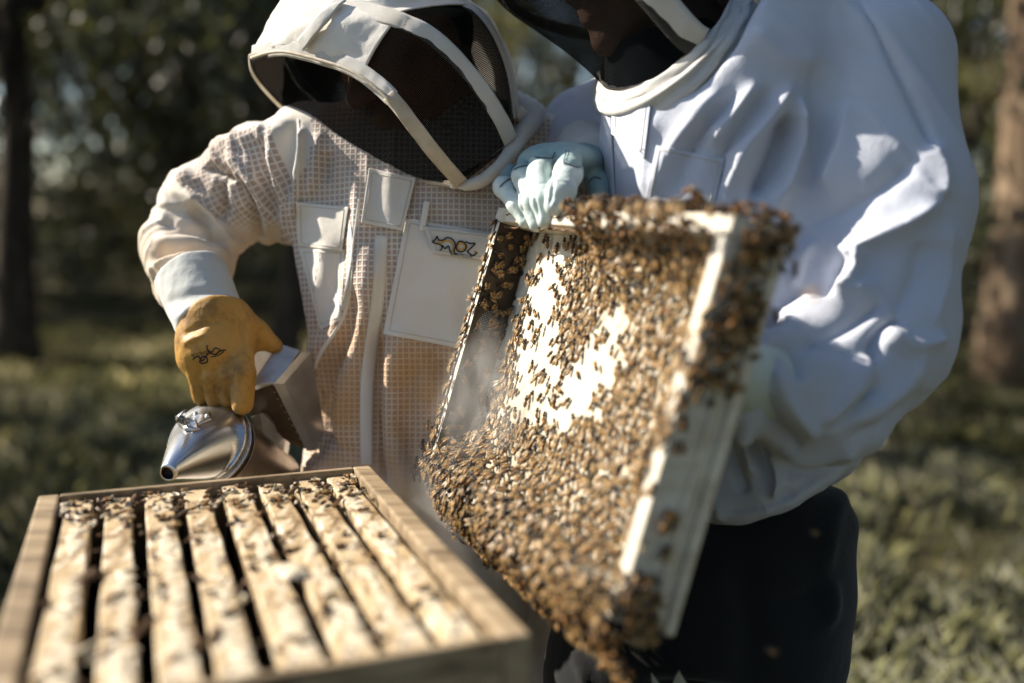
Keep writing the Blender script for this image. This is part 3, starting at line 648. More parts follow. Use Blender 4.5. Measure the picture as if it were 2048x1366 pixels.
def text_on(bvh, s, pos, ang, size, squash=1., off=.0014):
    """lettering laid on a surface: pos is the left end of the base line in directions"""
    c = bpy.data.curves.new('t', 'FONT'); c.body = s; c.size = 1; c.resolution_u = 2; o = bpy.data.objects.new('t', c); COL.objects.link(o)
    dg = bpy.context.evaluated_depsgraph_get(); me = bpy.data.meshes.new_from_object(o.evaluated_get(dg)); v = np.array([x.co[:] for x in me.vertices]); f = [tuple(p.vertices) for p in me.polygons]
    bpy.data.objects.remove(o); bpy.data.curves.remove(c); bpy.data.meshes.remove(me)
    X = v[:, 0]*size*squash; Y = v[:, 1]*size; ca, sa = cos(ang), sin(ang); q = np.stack([pos[0]+X*ca+Y*sa, pos[1]+X*sa-Y*ca], 1)
    P, d = drape(bvh, q[:, None], off, 0); return P[:, 0], f

def set_uv(me, uv_fn_face):
    pass
def garment(name, fn, lo, hi, h, mat, parent, strokes=(), noise=(.0025, 14.), seed=1, it=1, post=None):
    v, F = sdf_mesh(fn, lo, hi, h); v = relax(v, F, 2, .5)
    if strokes: v = fold(v, F, strokes)
    N = vnormals(v, F); v = v+N*(noise[0]*fbm(v*noise[1]*np.array([1, 1, .7]), 3, seed))[:, None]
    v = relax(v, F, it, .5)
    w = toW(v); o = add(name, w, F, mat, parent)
    return o, v, F, w

# ---- head (shared shape): facing -y in its own space, centre between the ears
def head_mesh(place, R, hair_len=.0):
    """place: view-space centre, R: rows = head axes (right, back, up) in view space"""
    R = np.asarray(R, float)
    def f(P):
        Q = (P-place)@R.T
        d = ellip(Q, (0, .012, .03), (.076, .097, .098))                         # skull
        d = smin(d, ellip(Q, (0, -.025, -.045), (.056, .062, .075)), .04)        # jaw and face
        d = smin(d, ellip(Q, (0, -.078, -.098), (.022, .02, .02)), .025)         # chin
        d = smin(d, rc(Q, (0, -.088, .012), (0, -.112, -.022), .007, .013), .018)   # nose
        d = smin(d, ellip(Q, (.013, -.101, -.026), (.009, .01, .008)), .01); d = smin(d, ellip(Q, (-.013, -.101, -.026), (.009, .01, .008)), .01)
        d = smin(d, ellip(Q, (0, -.084, .034), (.05, .014, .010)), .02)          # brow
        for s in (-1, 1):
            d = smax(d, -ellip(Q, (s*.031, -.096, .014), (.017, .014, .010)), .012)   # eye sockets
            d = smin(d, ellip(Q, (s*.031, -.078, .013), (.0125, .0125, .011)), .003)
            d = smin(d, ellip(Q, (s*.078, .012, -.002), (.008, .019, .031)), .008)    # ears
            d = smin(d, ellip(Q, (s*.045, -.066, -.018), (.02, .018, .018)), .03)     # cheek
        d = smin(d, ellip(Q, (0, -.094, -.056), (.024, .012, .0065)), .008); d = smin(d, ellip(Q, (0, -.092, -.070), (.020, .012, .0075)), .008)
        d = smax(d, -ellip(Q, (0, -.109, -.0625), (.024, .010, .0022)), .004)    # mouth line
        d = smin(d, rc(Q, (0, .02, -.06), (0, .06, -.20), .056, .062), .03)      # neck
        return d
    return f
def hair_fn(place, R):
    R = np.asarray(R, float)
    def f(P):
        Q = (P-place)@R.T
        d = ellip(Q, (0, .016, .036), (.083, .103, .101)); d = smax(d, -(Q[:, 1]*.75+Q[:, 2]*.65+.0)+.012, .01)
        return d
    return f
def bounds(P, r): P = np.asarray(P); return P.min(0)-r, P.max(0)+r
def rotm(yaw, pitch, roll):
    """rows: head right, back, up in view space (x right, d deep, u up); yaw>0 turns the face to picture left"""
    cy, sy = cos(yaw), sin(yaw); Rz = np.array([[cy, -sy, 0], [sy, cy, 0], [0, 0, 1]]); cp, sp = cos(pitch), sin(pitch); Rxm = np.array([[1, 0, 0], [0, cp, -sp], [0, sp, cp]])
    cr, sr = cos(roll), sin(roll); Ry = np.array([[cr, 0, sr], [0, 1, 0], [-sr, 0, cr]]); return (Rz@Ry@Rxm).T
def boots(parent, pts):
    for p in pts:
        f = lambda P: smin(rc(P, p+np.array([0, 0, .28]), p+np.array([0, 0, .06]), .06, .055), rc(P, p+np.array([0, .02, .045]), p+np.array([-.05, -.17, .035]), .05, .042), .04)
        garment('boot', f, p+np.array([-.16, -.26, -.03]), p+np.array([.12, .12, .36]), .012, M['black_cloth'], parent, noise=(.001, 20))

# ================= person on the left, bending over the hive with the smoker
pa_foot = toW(groundV(860, 1.5)); pa_foot[2] = 0
pA = empty('person', pa_foot, 'person in stained ventilated bee suit and hood leaning over the hive with a smoker', 'person')
TA = [st(205, 720, 1010, 1.41, .09), st(262, 600, 1090, 1.42, .115), st(330, 588, 1140, 1.42, .13), st(480, 593, 1150, 1.42, .14), st(560, 606, 1145, 1.42, .14), st(650, 624, 1130, 1.43, .14), st(760, 640, 1120, 1.44, .14),
      st(820, 630, 1120, 1.45, .145), st(900, 618, 1130, 1.46, .15), st(1100, 600, 1140, 1.48, .16), st(1400, 600, 1130, 1.5, .165)]
armA = [V(620, 325, 1.40), V(500, 375, 1.43), V(420, 420, 1.45), V(376, 498, 1.42), V(390, 600, 1.34)]; armAr = [.080, .072, .060, .0565, .047]
armA2 = [V(1115, 345, 1.42), V(1180, 560, 1.44), V(1130, 800, 1.40)]; armA2r = [.078, .066, .050]
cuffn = np.array([.30, -.5, -.85]); cuffn /= np.linalg.norm(cuffn); cuffp = V(386, 578, 1.335)
def fA(P):
    d = loft(P, TA)
    arm = chain(P, armA, armAr, .03); arm = smax(arm, (P-cuffp)@cuffn, .006)
    d = smin(d, arm, .05)
    d = smin(d, chain(P, armA2, armA2r, .03), .05)
    for x in (745, 985):
        g = groundV(x, 1.5); d = smin(d, chain(P, [V(x, 1380, 1.5), V(x, 1750, 1.47), g+np.array([0, 0, .10])], [.115, .095, .075], .02), .05)
    return d
SA = [  # sleeve and shoulder folds
    ([(432, 292), (470, 285), (540, 262)], 16, .010), ([(412, 322), (440, 345), (470, 352)], 12, -.022), ([(470, 350), (500, 400), (520, 460), (512, 490)], 12, -.016),
    ([(395, 342), (350, 380), (330, 420)], 20, .008), ([(455, 300), (490, 345), (530, 420), (535, 470)], 14, .011), ([(440, 360), (450, 400), (446, 440)], 8, -.013),
    ([(345, 395), (400, 400), (440, 440), (470, 500)], 14, .012), ([(375, 415), (420, 450), (455, 500)], 10, -.013), ([(320, 440), (350, 455), (400, 470), (440, 500)], 14, -.008), ([(300, 480), (340, 485), (400, 482), (455, 505)], 12, .008),
    ([(298, 520), (340, 505), (390, 505), (450, 530)], 9, -.012), ([(300, 545), (340, 525), (400, 522), (460, 550)], 9, .011), ([(308, 570), (350, 545), (400, 537), (455, 560)], 8, -.010), ([(312, 588), (352, 565), (400, 553), (456, 575)], 8, .009),
    ([(555, 250), (545, 300), (560, 400), (580, 470)], 12, .008), ([(525, 270), (530, 340), (555, 440)], 12, -.010), ([(590, 240), (575, 300), (572, 380)], 12, -.008), ([(600, 250), (597, 330), (592, 440)], 10, .010),
    ([(640, 260), (628, 330), (622, 395)], 10, .007), ([(660, 300), (650, 370)], 9, -.008),
    # front of the suit, hanging loose
    ([(700, 330), (715, 430), (700, 560), (650, 690), (628, 760)], 22, .010), ([(690, 480), (670, 600), (640, 680)], 18, -.010), ([(745, 480), (735, 620), (700, 740), (690, 900)], 22, .014), ([(720, 560), (700, 680), (668, 760), (660, 900)], 20, -.014),
    ([(800, 640), (790, 760), (800, 900), (830, 1000)], 24, .014), ([(765, 650), (755, 780), (762, 900), (780, 1000)], 16, -.014), ([(850, 700), (900, 760), (930, 860)], 26, -.012), ([(880, 690), (850, 800), (850, 950)], 24, .010),
    ([(640, 760), (650, 840), (630, 930)], 18, -.012), ([(630, 860), (640, 940), (630, 1040)], 24, .012), ([(900, 980), (940, 1100), (960, 1300)], 40, .015), ([(860, 1000), (880, 1150), (900, 1366)], 35, -.015), ([(1010, 1000), (1040, 1150), (1060, 1366)], 40, -.014)]
vlo, vhi = bounds([V(300, 180, 1.5), V(1230, 300, 1.5), groundV(740, 1.5), groundV(1000, 1.5)], .2); vlo[1] = 1.15; vhi[1] = 1.75
vA, FA = sdf_mesh(fA, vlo, vhi, .0066); vA = relax(vA, FA, 2); vA, FA = subdiv(vA, FA); vA = relax(vA, FA, 2); vA = fold(vA, FA, SA, 1.25); NA = vnormals(vA, FA)
pa_ = np.array(armA); ss = np.zeros(len(vA)); bs_ = np.full(len(vA), 9.); cl_ = np.r_[0, np.cumsum(np.linalg.norm(np.diff(pa_, axis=0), axis=1))]
for i in range(len(pa_)-1):
    ab = pa_[i+1]-pa_[i]; t = np.clip(((vA-pa_[i])@ab)/(ab@ab), 0, 1); dd = np.linalg.norm(vA-pa_[i]-t[:, None]*ab, axis=1); k = dd < bs_; bs_[k] = dd[k]; ss[k] = (cl_[i]+t*np.linalg.norm(ab))[k]
onsl = sstep(.125, .095, bs_); slv = ridged(np.stack([ss*34, vA[:, 0]*11+vA[:, 1]*9, vA[:, 2]*9], 1), 61)*.0055+ridged(np.stack([ss*60+3, vA[:, 0]*20, vA[:, 2]*16], 1), 62)*.003
trk = ridged(vA*np.array([17, 12, 4.]), 63)*.006+ridged(vA*np.array([30, 20, 9.])+5, 64)*.003
vA = vA+NA*(.0026*fbm(vA*np.array([18, 18, 11]), 3, 5)+onsl*slv+(1-onsl)*trk)[:, None]; vA = relax(vA, FA, 1, .4); wA = toW(vA)
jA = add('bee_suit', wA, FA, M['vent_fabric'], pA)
# cloth coordinates of the weave: trunk by x/u, sleeve by length and girth
dT = loft(vA, TA); dR = chain(vA, armA, armAr, .03); dR2 = chain(vA, armA2, armA2r, .03); onarm = (dR < dT-.004)
ap = np.array(armA); seg = np.linalg.norm(np.diff(ap, axis=0), axis=1); cum = np.r_[0, np.cumsum(seg)]
best = np.full(len(vA), 9.); s_arm = np.zeros(len(vA)); th_arm = np.zeros(len(vA))
for i in range(len(ap)-1):
    ab = ap[i+1]-ap[i]; t = np.clip(((vA-ap[i])@ab)/(ab@ab), 0, 1); q = vA-ap[i]-t[:, None]*ab; dd = np.linalg.norm(q, axis=1); k = dd < best; best[k] = dd[k]; s_arm[k] = (cum[i]+t*seg[i])[k]
    e1 = np.cross(ab, [0, 1., 0]); e1 /= np.linalg.norm(e1); e2 = np.cross(ab, e1); e2 /= np.linalg.norm(e2); th_arm[k] = np.arctan2(q@e1, -q@e2)[k]*.072
uvT = np.stack([vA[:, 0]+.10*(vA[:, 2]+.1)*(vA[:, 0]+.1), vA[:, 2]], 1); uvS = np.stack([th_arm, s_arm], 1)
fa = onarm[FA].sum(1) >= 2; uv = np.where(fa[:, None, None], uvS[FA], uvT[FA])
me = jA.data; lay = me.uv_layers.new(name='UVMap'); lv = np.empty(len(me.loops), np.int32); me.loops.foreach_get('vertex_index', lv)
lay.data.foreach_set('uv', uv.reshape(-1, 2).ravel().astype(np.float32)) if (lv == FA.ravel()).all() else print('UV ORDER')
pA2 = pix(vA); topn = vnormals(vA, FA)[:, 2]
vent = np.ones(len(vA)); vent *= np.where(onarm, 1-sstep(cum[2]-.01, cum[2]+.012, s_arm), 1)                      # forearm is plain canvas
vent *= 1-sstep(.62, .78, topn)*(pA2[:, 1] < 420)                                                                # plain yoke on the shoulder
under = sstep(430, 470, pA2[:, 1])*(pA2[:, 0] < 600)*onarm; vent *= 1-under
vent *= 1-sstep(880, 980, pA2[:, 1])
stain_glow = sstep(560, 760, pA2[:, 1])*(.35+.65*sstep(980, 820, pA2[:, 1]))*np.exp(-((pA2[:, 0]-760)/190)**2)+.35*under+.25*sstep(420, 640, pA2[:, 1])  # tan tint mixes propolis staining with warm hive bounce light put into the colour
for nm, a in (('vent', vent), ('stain_glow', np.clip(stain_glow, 0, 1))):
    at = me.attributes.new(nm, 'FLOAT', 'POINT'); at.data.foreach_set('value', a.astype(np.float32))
bA = bvh_of(wA, FA)
boots(pA, [groundV(745, 1.5), groundV(985, 1.5)])
# pockets, flaps, zip and straps sewn on the suit
patch('pocket', bA, [(597, 494), (690, 498), (682, 640), (640, 660)], M['canvas'], jA, .002, .004, 18, 12)
patch('pocket_flap', bA, [(592, 404), (697, 414), (684, 502), (596, 492)], M['canvas'], jA, .007, .004)
patch('collar_flap', bA, [(738, 336), (832, 356), (805, 462), (722, 446)], M['canvas'], jA, .010, .004)
bigp = patch('chest_pocket', bA, [(812, 436), (1010, 470), (1000, 712), (766, 668)], M['canvas'], jA, .004, .005, 26, 22)
patch('chest_pocket_flap', bA, [(846, 452), (1000, 470), (990, 524), (868, 506)], M['strap'], jA, .0115, .0045, 10, 16)
patch('pen_loop', bA, [(848, 402), (860, 404), (850, 462), (838, 460)], M['canvas'], jA, .010, .004, 10, 4)
ribbon_on('zip_tape', bA, [(752, 470), (742, 600), (722, 760), (722, 930)], [(776, 472), (768, 600), (748, 760), (746, 930)], M['canvas'], jA, .0010, .002, 60, 5, 0)
ribbon_on('zip_tape', bA, [(716, 398), (706, 470), (692, 560), (682, 620)], [(721, 400), (712, 470), (700, 560), (689, 622)], M['strap'], jA, .0008, .0015, 40, 3, 0)
ribbon_on('seam_tape', bA, [(594, 236), (594, 330), (592, 404)], [(600, 240), (599, 330), (597, 404)], M['canvas'], jA, .0005, .0012, 30, 3, 0)
ribbon_on('seam_tape', bA, [(690, 420), (700, 500), (688, 620), (640, 700), (625, 740)], [(697, 420), (707, 500), (696, 620), (648, 703), (630, 743)], M['canvas'], jA, .0007, .0015, 40, 4, 0)
# kangaroo emblem and lettering on the pocket flap
flapo = [c for c in jA.children if c.name.startswith('chest_pocket_flap')][0]
fv = np.array([x.co[:] for x in flapo.data.vertices])+origin(flapo); bF = BVHTree.FromPolygons([tuple(p) for p in np.concatenate([fv, wA])], [tuple(p.vertices) for p in flapo.data.polygons]+[tuple(int(i)+len(fv) for i in f) for f in FA])
K = MB(); KG = MB()
def ksp(pts, w, mb, off=.0012): v, f = line_on(bF, pts, w, off); mb.put(v, [tuple(q) for q in f])
for pts, w in (([(874, 482), (882, 486), (891, 481), (902, 484), (907, 494), (903, 505)], 4), ([(914, 493), (922, 486), (930, 493), (922, 500), (914, 493)], 4), ([(948, 503), (956, 506)], 4)): ksp(pts, w, KG, .0010)
for pts, w in (([(864, 483), (871, 479), (874, 473), (878, 480), (886, 480), (895, 475), (906, 480), (911, 491), (908, 503), (913, 509)], 3), ([(864, 484), (872, 487), (880, 489), (884, 496), (879, 502)], 2.6), ([(884, 490), (890, 497), (897, 492), (900, 502), (905, 510)], 3),
               ([(912, 493), (918, 483), (928, 485), (933, 494), (926, 503), (916, 502), (912, 493)], 3.2), ([(931, 483), (940, 487), (950, 487), (941, 497), (934, 504)], 3), ([(934, 503), (946, 511), (954, 505)], 3), ([(874, 473), (872, 478)], 2)): ksp(pts, w, K, .0018)
KG.build('emblem_fill', M['gold'], flapo); K.build('emblem', M['black'], flapo)
tv, tf = text_on(bF, 'ARMOUR', (906, 511), radians(10), 10, .95, .0020); add('lettering', tv, tf, M['black'], flapo, sm=False)

# ---- hood of the left person: hoops of tape, black mesh between them, white crown
def C3(pts): return spline(np.array([V(*p) for p in pts]), 48)
N1 = C3([(506, 108, 1.30), (553, 96, 1.255), (599, 101, 1.23), (696, 130, 1.195), (756, 169, 1.18), (794, 207, 1.175), (829, 253, 1.18), (872, 309, 1.20), (921, 364, 1.24)])
F1 = C3([(503, 112, 1.305), (511, 152, 1.35), (555, 204, 1.41), (601, 243, 1.43), (654, 291, 1.42), (700, 315, 1.39), (766, 341, 1.35), (836, 359, 1.30), (921, 370, 1.25)])
N2 = C3([(590, -40, 1.32), (632, -20, 1.265), (684, 3, 1.22), (749, 25, 1.19), (801, 42, 1.175), (854, 67, 1.17), (907, 112, 1.175), (952, 165, 1.19), (995, 228, 1.215), (1021, 282, 1.245)])
F2 = C3([(590, -40, 1.33), (566, 30, 1.42), (572, 100, 1.47), (600, 160, 1.49), (660, 215, 1.49), (760, 270, 1.46), (900, 300, 1.42), (1021, 290, 1.30)])
N3 = C3([(760, -130, 1.36), (840, -70, 1.30), (917, 0, 1.27), (956, 28, 1.265), (988, 76, 1.27), (1012, 141, 1.285), (1022, 195, 1.30), (1027, 238, 1.31)])
F3 = C3([(760, -130, 1.37), (800, -60, 1.45), (860, 30, 1.51), (930, 120, 1.52), (1000, 200, 1.45), (1035, 240, 1.36)])
def strip3(A, B, n, bulge, a0=0., a1=1., m=None):
    k = np.linspace(a0, a1, m or 60)*(len(A)-1); i = np.clip(k.astype(int), 0, len(A)-2); t = (k-i)[:, None]
    a = A[i]*(1-t)+A[i+1]*t; b = B[i]*(1-t)+B[i+1]*t; s = np.linspace(0, 1, n)[None, :, None]
    P = a[:, None]*(1-s)+b[:, None]*s+np.asarray(bulge)*(4*s*(1-s))*np.sin(pi*np.linspace(.08, 1, len(k)))[:, None, None].clip(.25)
    return P
hoodc = V(800, 120, 1.36)
def sheet(name, P, mat, parent, th=.0016, uvscale=True):
    n, m, _ = P.shape; w = toW(P); v = w.reshape(-1, 3); f = grid_faces(n, m); o = add(name, v, f, mat, parent)
    du = np.r_[0, np.cumsum(np.linalg.norm(np.diff(w[:, m//2], axis=0), axis=1))]; dv = np.r_[0, np.cumsum(np.linalg.norm(np.diff(w[n//2], axis=0), axis=1))]
    U = np.stack(np.meshgrid(du, dv, indexing='ij'), -1).reshape(-1, 2); l = o.data.uv_layers.new(name='UVMap'); lv = np.empty(len(o.data.loops), np.int32); o.data.loops.foreach_get('vertex_index', lv); l.data.foreach_set('uv', U[lv].ravel().astype(np.float32))
    if th: md = o.modifiers.new('solid', 'SOLIDIFY'); md.thickness = th; md.offset = 0
    return o
def band3(name, A, width, mat, parent, ref, a0=0., a1=1., th=.0020, out=.0016, wob=.0012, seed=0):
    """tape following a hoop, lying on the hood"""
    n = 70; k = np.linspace(a0, a1, n)*(len(A)-1); i = np.clip(k.astype(int), 0, len(A)-2); t = (k-i)[:, None]; c = A[i]*(1-t)+A[i+1]*t
    T = np.gradient(c, axis=0); T /= np.linalg.norm(T, axis=1)[:, None]; O = c-ref; O -= T*(O*T).sum(1)[:, None]; O /= np.linalg.norm(O, axis=1)[:, None]; S = np.cross(T, O)
    q = np.linspace(-1, 1, 7); P = c[:, None]+S[:, None]*(q*width/2)[None, :, None]+O[:, None]*(out-(q**2)*width*.05)[None, :, None]
    P = P+(wob*fbm(P.reshape(-1, 3)*60, 2, seed)).reshape(n, 7, 1)*O[:, None]
    return sheet(name, P, mat, parent, th)
hoodA = empty('hood', toW(hoodc)); hoodA.parent = pA; hoodA.location = toW(hoodc)-pa_foot
sheet('veil', strip3(N1, F1, 26, (-.012, -.020, -.012)), M['veil'], hoodA, 0)
sheet('veil', strip3(N1, N2, 16, (.0, -.012, .004), .47, 1.), M['veil'], hoodA, 0)
sheet('veil', strip3(N2, N3, 16, (.008, -.014, .010), .43, 1.), M['veil'], hoodA, 0)
sheet('veil', strip3(F1, F2, 12, (.0, .012, .0), .25, 1.), M['veil'], hoodA, 0)
sheet('veil', strip3(F2, F3, 12, (.0, .012, .0), .3, 1.), M['veil'], hoodA, 0)
def crinkle(P, seed, amp=.0022):
    v = P.reshape(-1, 3); q = fbm(v*np.array([20, 20, 45]), 3, seed)*amp; nrm_ = v-hoodc; nrm_ /= np.linalg.norm(nrm_, axis=1)[:, None]; return (v+nrm_*q[:, None]).reshape(P.shape)
cr = sheet('crown', crinkle(strip3(N1, N2, 24, (-.004, -.016, .010), 0, .475, 60), 3), M['canvas'], hoodA)
sheet('crown', crinkle(strip3(N2, N3, 24, (.0, -.018, .016), 0, .435, 50), 4), M['canvas'], hoodA)
sheet('crown', crinkle(strip3(F1, F2, 14, (-.004, .012, .006), 0, .26, 40), 5), M['canvas'], hoodA)
sheet('crown', crinkle(strip3(F2, F3, 14, (.0, .014, .01), 0, .31, 40), 6), M['canvas'], hoodA)
sheet('crown', crinkle(strip3(N3, F3, 24, (.03, .02, .02), 0, 1., 50), 7), M['canvas'], hoodA)
band3('hoop_tape', N1, .021, M['strap'], hoodA, hoodc, 0, .62, seed=1); band3('hoop_tape', N1, .018, M['strap_dirty'], hoodA, hoodc, .6, 1., seed=2)
band3('hoop_tape', N2, .020, M['strap'], hoodA, hoodc, 0, 1., seed=3); band3('hoop_tape', N3, .016, M['strap'], hoodA, hoodc, 0, 1., seed=4)
band3('hoop_tape', F2, .016, M['strap'], hoodA, hoodc, 0, 1., seed=9)
v, f = tube(toW(F1), .0042, 8); add('piping', v, f, M['strap_dirty'], hoodA)
v, f = tube(toW(N1[:30]+np.array([0, -.0095, -.0075])), .0022, 6); add('piping', v, f, M['strap_dirty'], hoodA)
seamp = spline([V(684, 4, 1.212), V(650, 40, 1.20), (V(606, 92, 1.222))], 48); band3('seam_tape', seamp, .017, M['strap'], hoodA, hoodc, out=.006, seed=6)
nr = C3([(905, 372, 1.262), (935, 371, 1.248), (968, 359, 1.24), (1000, 332, 1.24), (1022, 304, 1.25), (1046, 266, 1.285), (1066, 240, 1.34), (1060, 220, 1.42), (1000, 190, 1.52)])
v, f = tube(toW(nr), np.r_[np.linspace(.005, .010, 18), np.linspace(.010, .019, 30)], 12); v = v+(.004*fbm(v*70, 2, 8))[:, None]*np.array([.3, -.5, .6]); add('neck_ring', v, f, M['strap'], hoodA)
nr2 = C3([(1028, 225, 1.325), (1045, 233, 1.33), (1063, 242, 1.35), (1074, 232, 1.40), (1060, 222, 1.46)]); v, f = tube(toW(nr2), np.linspace(.008, .018, 48), 10); v = v+(.005*fbm(v*90, 2, 9))[:, None]*np.array([.3, -.5, .6]); add('neck_gather', v, f, M['canvas'], hoodA)
# the head inside
hp = V(815, 110, 1.345); RA = rotm(radians(-52), radians(30), radians(-8)); hf = head_mesh(hp, RA); 
def bodyA(P): return smin(hf(P), rc(P, V(860, 300, 1.42), V(870, 1000, 1.46), .07, .10), .05)
lo, hi = bounds([hp, V(880, 1000, 1.46)], .17)
garment('body', bodyA, lo, hi, .005, M['skin'], pA, noise=(.0004, 60))
lo, hi = bounds([hp], .16); garment('hair', hair_fn(hp, RA), lo, hi, .006, M['hair'], pA, noise=(.002, 60))

# ---- gauntlet glove of the left person, closed on the bellows
gl = empty('glove', W(430, 690, 1.29)); gl.parent = pA; gl.location = W(430, 690, 1.29)-pa_foot
g0, g1 = V(386, 560, 1.345), V(424, 648, 1.30); gax = (g1-g0)/np.linalg.norm(g1-g0)
def fgaunt(P): return smax(smax(rc(P, V(370, 522, 1.36), V(430, 665, 1.295), .0505, .0445), (P-g1)@gax-.0, .003), -((P-g0)@gax)-.005, .003)
lo, hi = bounds([g0, g1], .09); garment('gauntlet', fgaunt, lo, hi, .003, M['gauntlet'], gl, [([(330, 610), (380, 590), (450, 580)], 10, -.003), ([(345, 640), (400, 610), (470, 598)], 9, .003)], noise=(.0012, 40))
def fgl(P):
    wr = rc(P, V(424, 640, 1.302), V(428, 690, 1.295), .0445, .044)
    d = smax(wr, -((P-V(421, 636, 1.303))@gax), .004)
    d = smin(d, rbox(P, V(432, 702, 1.292), (.046, .027, .034), .024), .02)
    fingers = [([(480, 690, 1.284), (487, 748, 1.262), (485, 808, 1.262)], (.0165, .0160, .0142)), ([(451, 695, 1.284), (452, 752, 1.269), (458, 798, 1.278)], (.0150, .0140, .012)),
               ([(421, 695, 1.286), (422, 752, 1.272), (430, 800, 1.283)], (.0145, .0132, .0112)), ([(391, 692, 1.292), (394, 748, 1.280), (402, 796, 1.292)], (.0135, .0125, .0105))]
    for pts, rs in fingers: d = smin(d, chain(P, [V(*q) for q in pts], rs, .005), .0035)
    d = smin(d, chain(P, [V(468, 648, 1.305), V(503, 668, 1.33), V(548, 692, 1.345)], (.024, .018, .013), .02), .022)      # thumb along the bellows
    return d
lo, hi = bounds([V(350, 600, 1.3), V(600, 840, 1.3)], .05); lo[1] = 1.2; hi[1] = 1.42
gA, gvA, gFA, gwA = garment('leather_hand', fgl, lo, hi, .0026, M['yellow_leather'], gl, [([(362, 672), (395, 655), (440, 640)], 6, -.003), ([(365, 690), (390, 676), (410, 672)], 6, .003), ([(478, 640), (484, 690), (480, 715)], 5, -.003), ([(500, 655), (520, 672)], 7, -.003), ([(400, 690), (440, 700), (470, 696)], 8, .0015), ([(372, 720), (395, 738), (400, 752)], 5, -.002), ([(430, 735), (434, 765)], 4, -.004), ([(462, 735), (466, 775)], 4, -.004)], noise=(.0011, 55), seed=3)
bG = bvh_of(gwA, gFA); K = MB()
tv, tf = text_on(bG, 'ARMOUR', (420, 699), radians(167), 10, .95, .0011); K.put(tv, tf)
for pts, w in (([(385, 719), (396, 713), (404, 722), (412, 712), (420, 706), (430, 709), (440, 702), (452, 700)], 3.0), ([(399, 724), (405, 713), (413, 715), (414, 724), (404, 727), (399, 724)], 3.0), ([(414, 690), (415, 699), (423, 704), (431, 696), (440, 700)], 2.6), ([(422, 714), (436, 711), (448, 703)], 2.2)):
    v, f = line_on(bG, pts, w, .0010); K.put(v, [tuple(q) for q in f])
K.build('glove_print', M['black'], gA)
# second glove, hidden behind the lid
def fg2(P):
    d = rc(P, V(1134, 780, 1.40), V(1125, 850, 1.39), .05, .045)
    for i, x in enumerate((1085, 1108, 1132, 1156)): d = smin(d, chain(P, [V(x, 860, 1.385), V(x-4, 905, 1.37), V(x+2, 935, 1.385)], (.015, .014, .011), .005), .008)
    return smin(d, chain(P, [V(1165, 840, 1.39), V(1180, 880, 1.37), V(1170, 905, 1.36)], (.016, .014, .011), .01), .01)
lo, hi = bounds([V(1130, 860, 1.39)], .16); gl2 = empty('glove', W(1130, 860, 1.39)); gl2.parent = pA; gl2.location = W(1130, 860, 1.39)-pa_foot
garment('leather_hand', fg2, lo, hi, .004, M['yellow_leather'], gl2, noise=(.001, 50))
# ================= person on the right, holding up the lid
pb_foot = toW(groundV(1420, 1.24)); pb_foot[2] = 0
pB = empty('person', pb_foot, 'person in white cotton bee jacket, black trousers and mint gloves holding up the lid', 'person')
TB = [st(-130, 1350, 1620, 1.25, .11), st(-20, 1285, 1700, 1.24, .145), st(60, 1235, 1745, 1.23, .16), st(150, 1212, 1760, 1.22, .165), st(300, 1206, 1735, 1.22, .165), st(500, 1225, 1715, 1.22, .150), st(700, 1290, 1710, 1.22, .138),
      st(850, 1340, 1715, 1.22, .142), st(940, 1365, 1718, 1.22, .150), st(1080, 1380, 1695, 1.22, .145)]
armB = [V(1738, 142, 1.14), V(1768, 415, 1.10), V(1748, 662, 1.085), V(1640, 785, 1.035), V(1500, 762, .965)]; armBr = [.091, .084, .077, .069, .052]
armB2 = [V(1265, 235, 1.36), V(1165, 258, 1.44), V(1172, 292, 1.36), V(1185, 312, 1.29)]; armB2r = [.075, .052, .045, .040]
HEM = np.array([(1300, 1058), (1390, 1052), (1500, 1046), (1580, 1022), (1640, 985), (1705, 935), (1800, 850)], float)
NECK = np.array([(1100, 120), (1195, 158), (1250, 192), (1310, 205), (1400, 175), (1470, 100), (1530, -10), (1560, -120), (1580, -400)], float)
def fB(P):
    d = loft(P, TB); p = pix(P); hem = (p[:, 1]-np.interp(p[:, 0], HEM[:, 0], HEM[:, 1]))*P[:, 1]/FPX
    d = smax(d, hem, .012)
    d = smax(d, (np.interp(p[:, 0], NECK[:, 0], NECK[:, 1])-p[:, 1])*P[:, 1]/FPX*.8, .006)
    d = smin(d, chain(P, armB, armBr, .04), .020)
    d = smin(d, smax(chain(P, armB2, armB2r, .03), 1.30-P[:, 1], .008), .04)
    return d
